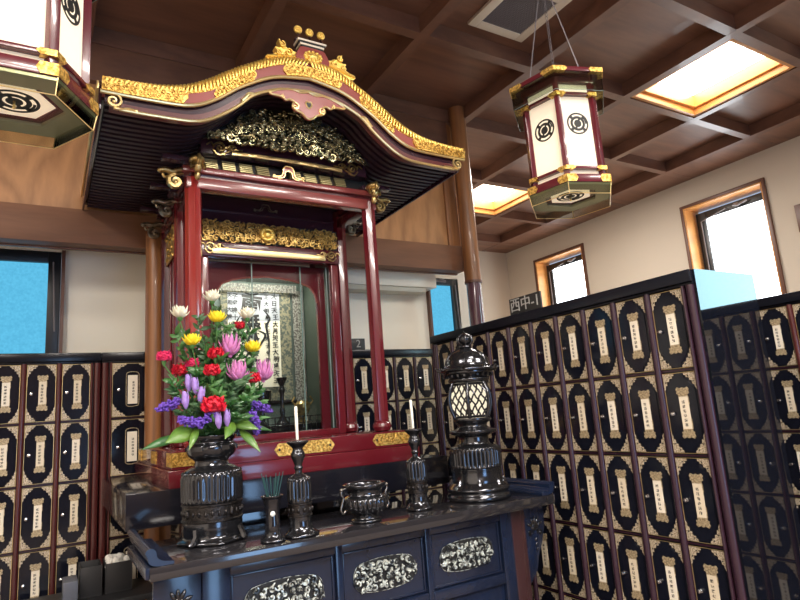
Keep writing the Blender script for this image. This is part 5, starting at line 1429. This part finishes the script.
    for k in range(3):
        a = ang[0]+PI/3+k*2*PI/3; p = P(.17, a)+Vector((0, 0, .636)); top = Vector((0, 0, 1.40))
        q = MB(); n = 34
        for i in range(n):
            c = p.lerp(top, (i+.5)/n); t = (top-p).normalized(); s = t.cross(Vector((0, 0, 1)) if i % 2 else Vector((math.cos(a), math.sin(a), 0))).normalized()
            q.tube([c+t*.015*math.cos(j*PI/3)+s*.0055*math.sin(j*PI/3) for j in range(6)], .0016, 4, closed=True)
        part('chain', q, M_grille)
    q = MB().cyl((0, 0, 1.39), (0, 0, C-B+.0), .003, n=6).blob((0, 0, 1.40), (.012, .012, .012)).cyl((0, 0, C-B-.002), (0, 0, C-B+.128), .02, n=12); part('hanging_rod', q, M_grille)
    q = MB().blob((0, 0, .14), (.03, .03, .045), None, 12, 8); part('bulb', q, M_bulb)
    ld = bpy.data.lights.new('lantern_bulb', 'POINT'); ld.energy = .8; ld.color = (1, .78, .46); ld.shadow_soft_size = .05
    lo = bpy.data.objects.new('lantern_bulb_light', ld); COL.objects.link(lo); lo.location = (0, 0, .22); lo.parent = T
    return T
M_bulb = emit('warm_bulb', (1, .8, .5), 6)
M_skirt = clear_glass('smoked_green_acrylic', (.92, .93, .84), .13)
M_skirtc = clear_glass('clear_acrylic', (.84, .89, .80), .16)
hanging_lantern(2.45, 2.157, math.radians(-19), 'smaller looking hexagonal hanging lantern with white paper sides, right of the shrine roof')
hanging_lantern(-.125, 2.157, 0, 'large looking hexagonal hanging lantern cut by the upper left corner')

# ------------------------------------------------------------------ light and camera
def area(name, loc, rot, sx, sy, e, col):
    l = bpy.data.lights.new(name, 'AREA'); l.shape = 'RECTANGLE'; l.size = sx; l.size_y = sy; l.energy = e; l.color = col
    o = bpy.data.objects.new(name, l); COL.objects.link(o); o.location = loc; o.rotation_euler = rot; return o
for (nm, x, y, sx, sy, e) in (('f', -.6, -3.1, 2.4, .5, 330), ('a', .5, -1.2, 1.6, .5, 170), ('b', -1.9, .9, .5, 1.6, 130), ('c', 4.0, -1.2, 1.6, .5, 170), ('d', 5.0, 4.7, 1.2, .5, 90), ('e', 1.75, .55, .8, .4, 60)):
    area('ceiling_fill_'+nm, (x, y, C-.03), (0, 0, 0), sx, sy, e, (1, .92, .84))  # unseen area lights added below the ceiling to brighten the hall
l = area('scroll_fill', (1.2, 3.80, .975+E), (math.radians(25), 0, 0), .6, .04, 7.0, (1, .92, .8))  # area light added in the cavity to brighten the scroll
w = bpy.data.worlds.new('sky'); scene.world = w; w.use_nodes = True
w.node_tree.nodes['Background'].inputs[0].default_value = (.6, .75, 1, 1); w.node_tree.nodes['Background'].inputs[1].default_value = .6

cd = bpy.data.cameras.new('camera'); cam = bpy.data.objects.new('camera', cd); COL.objects.link(cam)
cd.sensor_width = 36; cd.lens = 591/800*36; cd.clip_start = .02
rt, dn, fw = Vector((.86043195, -.50440657, -.07232473)), Vector((.03269641, .19629261, -.98000008)), Vector((.50851529, .84085863, .18538872))
M = Matrix((rt, -dn, -fw)).transposed().to_4x4(); M.translation = (0, 0, E); cam.matrix_world = M
scene.camera = cam
scene.view_settings.view_transform = 'Standard'; scene.view_settings.look = 'None'; scene.view_settings.gamma = 1; scene.view_settings.use_curve_mapping = False
scene.view_settings.exposure = 0.08
try:
    scene.cycles.use_denoising = True; scene.cycles.max_bounces = 8; scene.cycles.transparent_max_bounces = 12; scene.cycles.sample_clamp_indirect = 6
except Exception: pass
for o in list(scene.objects):
    if 'base' in o: del o['base']
